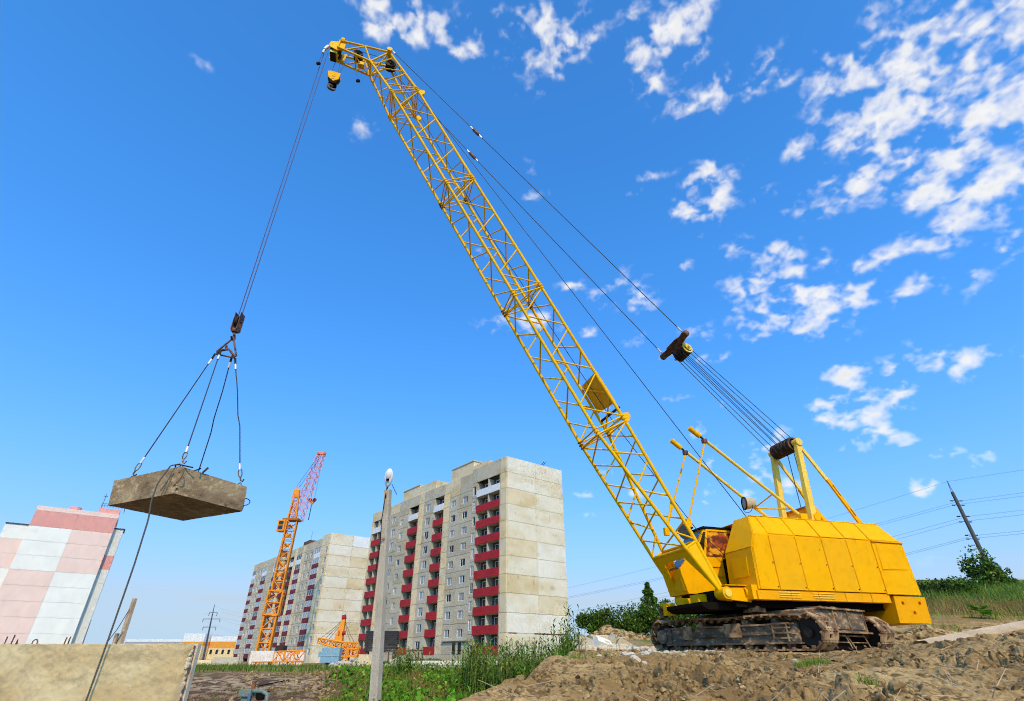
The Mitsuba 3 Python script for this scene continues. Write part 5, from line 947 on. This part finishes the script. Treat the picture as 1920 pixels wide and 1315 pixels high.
# ------------------------------------------------------------------ vegetation
class FM:
    def __init__(s): s.v, s.f, s.c, s.n = [], [], [], 0
    def quads(s, V, C):                      # V (n, 4, 3), C (n, 3)
        n = len(V); i = np.arange(n)[:, None] * 4 + s.n; s.v.append(V.reshape(-1, 3)); s.f.append(np.vstack([i + [0, 1, 2], i + [0, 2, 3]])); s.c.append(np.repeat(C, 4, 0)); s.n += 4 * n
    def leaves(s, P, size, rng, col, var=.35, up=0.2, asp=.55):
        n = len(P); d = rng.normal(size=(n, 3)); d[:, 2] += up; d /= np.linalg.norm(d, axis=1, keepdims=True); e = np.cross(d, rng.normal(size=(n, 3))); e /= np.linalg.norm(e, axis=1, keepdims=True)
        L = (size * rng.uniform(.6, 1.3, n))[:, None]; m = P + d * L * .45
        s.quads(np.stack([P, m + e * L * asp * .5, P + d * L, m - e * L * asp * .5], 1), tint(rng, n, col, var))
    def blades(s, P, h, w, rng, col, var=.35, lean=.45, seg=2):
        n = len(P); a = rng.uniform(0, 2 * np.pi, n); dx = np.stack([np.cos(a), np.sin(a), a * 0], 1); b = rng.uniform(0, 2 * np.pi, n); sd = np.stack([np.cos(b), np.sin(b), b * 0], 1)
        H = (h * rng.uniform(.55, 1.2, n))[:, None]; ln = (lean * rng.uniform(.1, 1.3, n))[:, None]; Wd = (w * rng.uniform(.7, 1.3, n))[:, None]; C = tint(rng, n, col, var); Z = np.array([0, 0, 1.])
        at = lambda t: P + Z * H * t * (1 - .25 * ln * t) + dx * H * ln * t * t
        for k in range(seg):
            t0, t1 = k / seg, (k + 1) / seg; w0, w1 = (1 - t0 ** 1.5) * .5, (1 - t1 ** 1.5) * .5 + .01
            s.quads(np.stack([at(t0) - sd * Wd * w0, at(t0) + sd * Wd * w0, at(t1) + sd * Wd * w1, at(t1) - sd * Wd * w1], 1), C)
    def build(s, name, parent=None, **lab):
        k = key_for(name, parent); scene[k] = ply_((np.vstack(s.v), np.vstack(s.f)), 'foliage', False, color=np.clip(np.vstack(s.c), .004, .9))
        if lab: tag(k, **lab)
        return k
def tint(rng, n, col, var):
    col = np.asarray(col, float); col = col if col.ndim == 1 else col[rng.integers(len(col), size=n)]; b = np.exp(rng.normal(0, var, (n, 1))); h = rng.normal(0, .12, (n, 3)); return col * b * (1 + h)
G_FRESH = [(.115, .22, .018), (.16, .28, .025), (.22, .32, .045), (.075, .16, .015)]; G_DRY = [(.30, .22, .08), (.22, .17, .05), (.16, .17, .03), (.25, .13, .05)]; G_DEEP = [(.035, .08, .012), (.06, .13, .018), (.09, .17, .022)]
rg = np.random.default_rng(21)
def scatter(n, x0, x1, y0, y1, keep):
    x, y = rg.uniform(x0, x1, n), rg.uniform(y0, y1, n); k = keep(x, y); x, y = x[k], y[k]; return np.stack([x, y, ground_z(x, y) - .03], 1)
patch = lambda x, y, s, lo: meshkit.fbm(np.stack([x * s, y * s, x * 0], -1), 3, 13) > lo
bank = lambda x, y: (x > -.42 * y + .8 + np.sin(y) * .4) & (x < -1.15 + .155 * (y - 3) - .2) & (x < 1.2) & (x / y > -.37 + .16 * meshkit.fbm(np.stack([x * .5, y * .5, x * 0], -1), 3, 41))
fm = FM(); P = scatter(30000, -9, 1.2, 13, 34, bank); pz = meshkit.fbm(P * [.5, .5, 0], 3, 17)
fm.blades(P[pz > .47], .42, .018, rg, G_FRESH, lean=.7); fm.blades(P[pz <= .47], .48, .014, rg, G_DRY, lean=.5)
P = scatter(9000, -9, 1.2, 13, 34, lambda x, y: bank(x, y) & patch(x, y, .8, .52)); fm.leaves(P + np.stack([rg.normal(0, .08, len(P)), rg.normal(0, .08, len(P)), rg.uniform(.05, .55, len(P))], 1), .11, rg, G_FRESH, up=.6, asp=.7)
P = scatter(5200, -8, 1.0, 13, 28, lambda x, y: bank(x, y) & patch(x, y, .45, .53)); fm.leaves(P + np.stack([rg.normal(0, .10, len(P)), rg.normal(0, .10, len(P)), rg.uniform(.15, .6, len(P))], 1), .17, rg, [(.10, .25, .02), (.15, .32, .03), (.07, .17, .015)], up=.2, asp=.9)
P = scatter(5000, -9, 1.2, 14, 34, lambda x, y: bank(x, y) & patch(x, y, .6, .55)); fm.leaves(P + np.stack([rg.normal(0, .06, len(P)), rg.normal(0, .06, len(P)), rg.uniform(.1, .75, len(P))], 1), .05, rg, G_DRY, up=.6, asp=.5)
fm.build('weeds', label='tangle of green and dry weeds covering the bank below the flats', category='weeds', kind='stuff')
fm = FM(); P = scatter(52000, -62, -6, 33, 100, lambda x, y: (x / y > -.72) & (x / y < -.12) & patch(x, y, .16, .44)); fm.blades(P, .42, .06, rg, [(.09, .17, .02), (.13, .2, .03), (.2, .19, .05)], lean=.7, seg=1)
fm.build('grass', label='short green grass in strips before the stored crane section', category='grass', kind='stuff')
fm = FM(); P = scatter(9000, -12, -4, 12.5, 34, lambda x, y: (x < -.27 * y) & patch(x, y, .7, .50)); fm.blades(P, .24, .014, rg, G_DRY + G_FRESH[:1], lean=.8); fm.build('dry_grass', label='dry brown grass on the bare slope beside the slab wall', category='grass', kind='stuff')
def reeds(label, n, cx, cy, sx, sy, h, seed):
    r = np.random.default_rng(seed); m = FM(); x, y = r.normal(cx, sx, n), r.normal(cy, sy, n); z = ground_z(x, y); H = h * r.uniform(.6, 1.15, n); base = np.stack([x, y, z], 1); a = r.uniform(0, 6.28, n); ln = np.stack([np.cos(a), np.sin(a), 0 * a], 1) * (H * r.uniform(0, .22, n))[:, None]
    top = base + ln + np.stack([0 * H, 0 * H, H], 1); sd = np.array([.008, 0, 0]); m.quads(np.stack([base - sd, base + sd, top + sd * .4, top - sd * .4], 1), tint(r, n, [(.14, .2, .05), (.2, .22, .07)], .2))
    for t in np.linspace(.25, .97, 8):
        p = base * (1 - t) + top * t; b = r.uniform(0, 6.28, n); d = np.stack([np.cos(b), np.sin(b), r.uniform(.2, 1.1, n)], 1); d /= np.linalg.norm(d, axis=1, keepdims=True); L = (.42 * r.uniform(.5, 1.2, n) * (1.15 - .5 * t))[:, None]; e = np.cross(d, [0, 0, 1.]); e /= np.linalg.norm(e, axis=1, keepdims=True); e *= .024
        q = p + d * L * .5; w = p + d * L + np.array([0, 0, -1]) * L * .25; c = tint(r, n, G_FRESH, .3); m.quads(np.stack([p - e * .6, p + e * .6, q + e, q - e], 1), c); m.quads(np.stack([q - e, q + e, w + e * .05, w - e * .05], 1), c)
    m.build('reeds', label=label, category='reeds', kind='stuff')
reeds('tall green reeds in front of the end wall of the flats', 460, .35, 23.0, .95, 1.0, 1.75, 31); reeds('clump of green reeds at the left foot of the end wall', 190, -1.55, 24.5, .30, .8, 1.65, 32); reeds('low reeds growing by the lamp post before the beam', 70, -5.3, 30, .35, .6, 1.2, 33); reeds('reeds leaning over the mound beside the rubble', 110, 1.75, 21.5, .4, .8, .95, 34)
fm = FM(); P = scatter(5000, -2.5, 3, 18, 27, lambda x, y: (x / y > -.085) & (x / y < .115) & (x < -1.15 + .155 * (y - 3) + .3)); fm.blades(P, .55, .02, rg, G_FRESH, lean=.6); fm.build('grass', label='rank green grass around the foot of the reeds', category='grass', kind='stuff')
def burdock(label, x, y, n, r, h, seed, col=((.10, .26, .02), (.15, .33, .03))):
    q = np.random.default_rng(seed); t = thing('leafy_plant', label, 'plant'); z = gz(x, y)
    for i in range(n):
        a = q.uniform(0, 6.28); d = r * q.uniform(.15, 1); c = np.array([x + d * math.cos(a), y + d * math.sin(a) * .7, z + h * q.uniform(.35, 1)]); L = .13 * q.uniform(.7, 1.5) * (r / .4); f = unit([math.cos(a), math.sin(a), q.uniform(-.2, .5)]); s_ = unit(np.cross(f, [0, 0, 1])); u = np.cross(s_, f)
        an = np.linspace(0, 2 * np.pi, 9)[:-1]; ring = np.array([c + f * L * (math.cos(k) * 1.1) + s_ * L * .8 * math.sin(k) - u * .15 * L * math.cos(k) ** 2 for k in an]); V = np.vstack([[c + u * .04 * L], ring]); F = np.array([[0, 1 + k, 1 + (k + 1) % 8] for k in range(8)])
        kk = key_for('leaf', t); scene[kk] = ply_((V, F), 'foliage', False, color=np.repeat(tint(q, 1, col, .25), 9, 0).clip(.01, .8))
    MB().tube((x, y, z - .1), (x, y, z + h * .6), .015, 5).build('stem', 'bark', t)
burdock('broad leaved weed at the bottom right of the lamp post', -2.0, 13.2, 26, .42, .45, 1); burdock('broad leaved weed low on the bank left of the lamp post', -4.6, 14.6, 18, .40, .4, 2); burdock('bright leafy weed at the foot of the reeds', .05, 17.5, 18, .4, .5, 3)
burdock('pale green leafy weed on the dark soil behind the counterweight', 25.2, 31, 26, .62, .6, 4, ((.12, .3, .03), (.18, .38, .05))); burdock('second leafy weed on the soil nearer the counterweight', 19.4, 29, 14, .6, .35, 5, ((.12, .3, .03), (.16, .34, .04)))
def shrub(name, label, cat, x, y, h, w, n, col, seed, size=.22, group=None, shape='round', lean=0.0):
    q = np.random.default_rng(seed); z = gz(x, y); t = thing(name, label, cat, group); m = FM(); P = []
    if shape == 'cone':
        hh = q.random(n) ** .8; rr = w / 2 * (1 - hh) ** .8 * (.35 + .65 * np.sqrt(q.random(n))) * (1 + .35 * np.sin(hh * 40)); a = q.uniform(0, 6.28, n); P = np.stack([x + rr * np.cos(a), y + rr * np.sin(a), z + h * (.05 + .95 * hh)], 1)
    else:
        k = 14 if shape == 'round' else 22; ce = []
        for i in range(k):
            a, d = q.uniform(0, 6.28), q.random() ** .5; hz = q.uniform(.25, .85); ce.append((x + w * .38 * d * math.cos(a) + lean * hz * h, y + w * .38 * d * math.sin(a), z + h * hz * (1 - .35 * d), (w * .22) * q.uniform(.55, 1.15)))
        ce = np.array(ce); i = q.integers(k, size=n); d = q.normal(size=(n, 3)); d /= np.linalg.norm(d, axis=1, keepdims=True); P = ce[i, :3] + d * (ce[i, 3] * q.uniform(.45, 1.08, n))[:, None] * [1, 1, .85]; P = P[P[:, 2] > z - .1]
        sp = q.random((int(n * .12), 3)); a = sp[:, 0] * 6.28; P = np.vstack([P, np.stack([x + w * .42 * np.sqrt(sp[:, 1]) * np.cos(a) + lean * h * .8, y + w * .42 * np.sqrt(sp[:, 1]) * np.sin(a), z + h * (.55 + .5 * sp[:, 2] * (1 - .6 * sp[:, 1]))], 1)])
    m.leaves(P, size, q, col, .4, up=.35); m.build('crown', t)
    tr = MB().tube((x, y, z - .3), (x + lean * h * .6, y, z + h * (.85 if shape == 'cone' else .6)), .05 * h / 2, 6, .015 * h / 2)
    for i in range(4): a = q.uniform(0, 6.28); tr.tube((x + lean * h * .2, y, z + h * .25), (x + lean * h * .6 + w * .3 * math.cos(a), y + w * .3 * math.sin(a), z + h * .7), .02 * h / 2, 5, .008)
    tr.build('trunk', 'bark', t)
for i, (x, y, h, w) in enumerate(((6.0, 54, 1.6, 2.4), (7.4, 55, 2.2, 2.6), (9.0, 56, 2.5, 2.8), (10.4, 54.5, 2.4, 2.6), (11.9, 56, 2.7, 3.0), (13.4, 55, 2.8, 2.8), (14.9, 56, 2.9, 2.8), (16.6, 57, 2.2, 2.6), (18.4, 58, 2.0, 2.6), (20.5, 58, 1.9, 2.6), (22.6, 60, 2.0, 2.8))):
    shrub('shrub', ('leftmost', 'second', 'third', 'fourth', 'fifth', 'sixth', 'seventh', 'eighth', 'ninth', 'tenth', 'last')[i] + ' dark green bush, counted from the flats, in the row behind the crane', 'bush', x, y, h * 1.12, w * 1.15, 2600, [(.035, .075, .012), (.055, .11, .016), (.085, .14, .02), (.12, .16, .03)], 50 + i, .24, 'bushes in the row behind the crane')
shrub('conifer_tree', 'slender pointed green tree rising from the row of bushes left of the crane', 'tree', 14.6, 61, 5.0, 3.2, 4200, [(.06, .12, .02), (.10, .17, .03), (.04, .08, .015)], 71, .24, shape='cone')
shrub('windblown_tree', 'leaning green tree on the hill left of the power line pole', 'tree', 42.6, 50, 3.9, 3.2, 1700, [(.05, .10, .02), (.09, .15, .03), (.13, .19, .04)], 72, .3, lean=-.16, shape='tree')
shrub('windblown_tree', 'smaller leaning tree right behind the power line pole', 'tree', 49.0, 57, 2.3, 4.2, 1500, [(.04, .09, .018), (.07, .13, .025)], 73, .28, lean=-.1)
shrub('shrub', 'dark bush on the skyline just behind the counterweight', 'bush', 31.0, 42, 1.5, 2.8, 2200, [(.03, .055, .015), (.05, .08, .02)], 74, .2)
shrub('shrub', 'low green bush on the skyline right of the dark bush', 'bush', 34.6, 44, 1.5, 2.6, 1800, [(.06, .12, .02), (.09, .16, .025)], 75, .2)
ra = lambda x, y: x / y
fm = FM(); P = scatter(30000, 24, 60, 38, 60, lambda x, y: (ra(x, y) > .68) & (ra(x, y) < 1.25)); fm.blades(P, .95, .05, rg, [(.10, .19, .025), (.14, .23, .035), (.19, .24, .06)], lean=.5); fm.build('tall_grass', label='tall green grass on the ridge at the right', category='grass', kind='stuff')
fm = FM(); P = scatter(26000, 15, 44, 27, 42, lambda x, y: (ra(x, y) > .60) & (ra(x, y) < 1.2) & (y + .3 * x > 40)); fm.blades(P, .6, .03, rg, [(.30, .22, .08), (.26, .17, .06), (.20, .19, .05)], lean=.5); fm.build('dry_grass', label='dry straw coloured grass below the green ridge', category='grass', kind='stuff')
fm = FM(); P = scatter(9000, 12, 34, 22, 34, lambda x, y: (ra(x, y) > .62) & (ra(x, y) < 1.2) & patch(x, y, .3, .52)); fm.blades(P, .3, .025, rg, G_FRESH, lean=.6); fm.build('grass', label='green grass patches on the dark soil behind the counterweight', category='grass', kind='stuff')
for x, y, n, s, lab in ((4.35, 8.9, 260, .22, 'small grass tuft on the slope below the crawler track'), (4.75, 9.2, 200, .18, 'second grass tuft right beside the first on the slope'), (5.6, 12.6, 160, .2, 'grass tuft at the foot of the crawler track'), (3.35, 9.0, 70, .08, 'tiny grass tuft left of the others on the slope'), (6.0, 5.6, 120, .2, 'grass tuft low on the right of the mound'), (6.9, 7.2, 150, .3, 'thin grass on the right side of the mound'), (1.35, 12.0, 260, .35, 'grass on the left shoulder of the mound'), (2.0, 14.2, 240, .4, 'grass on the mound crest beside the stones'), (3.0, 5.2, 60, .08, 'tiny green sprout at the bottom of the mound')):
    fm = FM(); q = np.random.default_rng(int(x * 100)); aa, dd = q.uniform(0, 6.28, n), s * q.random(n) ** .6; px, py = x + dd * np.cos(aa), y + dd * np.sin(aa); fm.blades(np.stack([px, py, ground_z(px, py) - .01], 1), .10 + .12 * min(s, .3), .007, q, G_FRESH, lean=.9); fm.build('grass_tuft', label=lab, category='grass tuft')
tw = MB(); q = np.random.default_rng(77)
for _ in range(120):
    y = 3 + 12 * q.random() ** 1.5; x = q.uniform(0, .95) * y
    if x < -1.0 + .155 * (y - 3) + .3: continue
    a = q.uniform(0, 6.28); L = q.uniform(.08, .4); z0 = gz(x, y); x1, y1 = x + L * math.cos(a), y + L * math.sin(a); tw.tube((x, y, z0 + .01), (x1, y1, gz(x1, y1) + .02 + .12 * q.random()), .004, 5, .002)
tw.build('twigs', 'weathered_wood', label='dry twigs and straws scattered over the mound', category='twigs', kind='stuff')
heap('soil_heap', 'heap of dark loose earth behind the rubble', 'soil heap', 7.0, 41, gz(7, 41) - .3, 160, (3.0, 1.3, 1.1), .2, .55, 'clod', 9)
heap('soil_heap', 'row of dark dug earth behind the counterweight', 'soil heap', 17.5, 24.5, gz(17.5, 24.5) - .1, 200, (6, 1.4, .5), .08, .32, 'clod', 10)
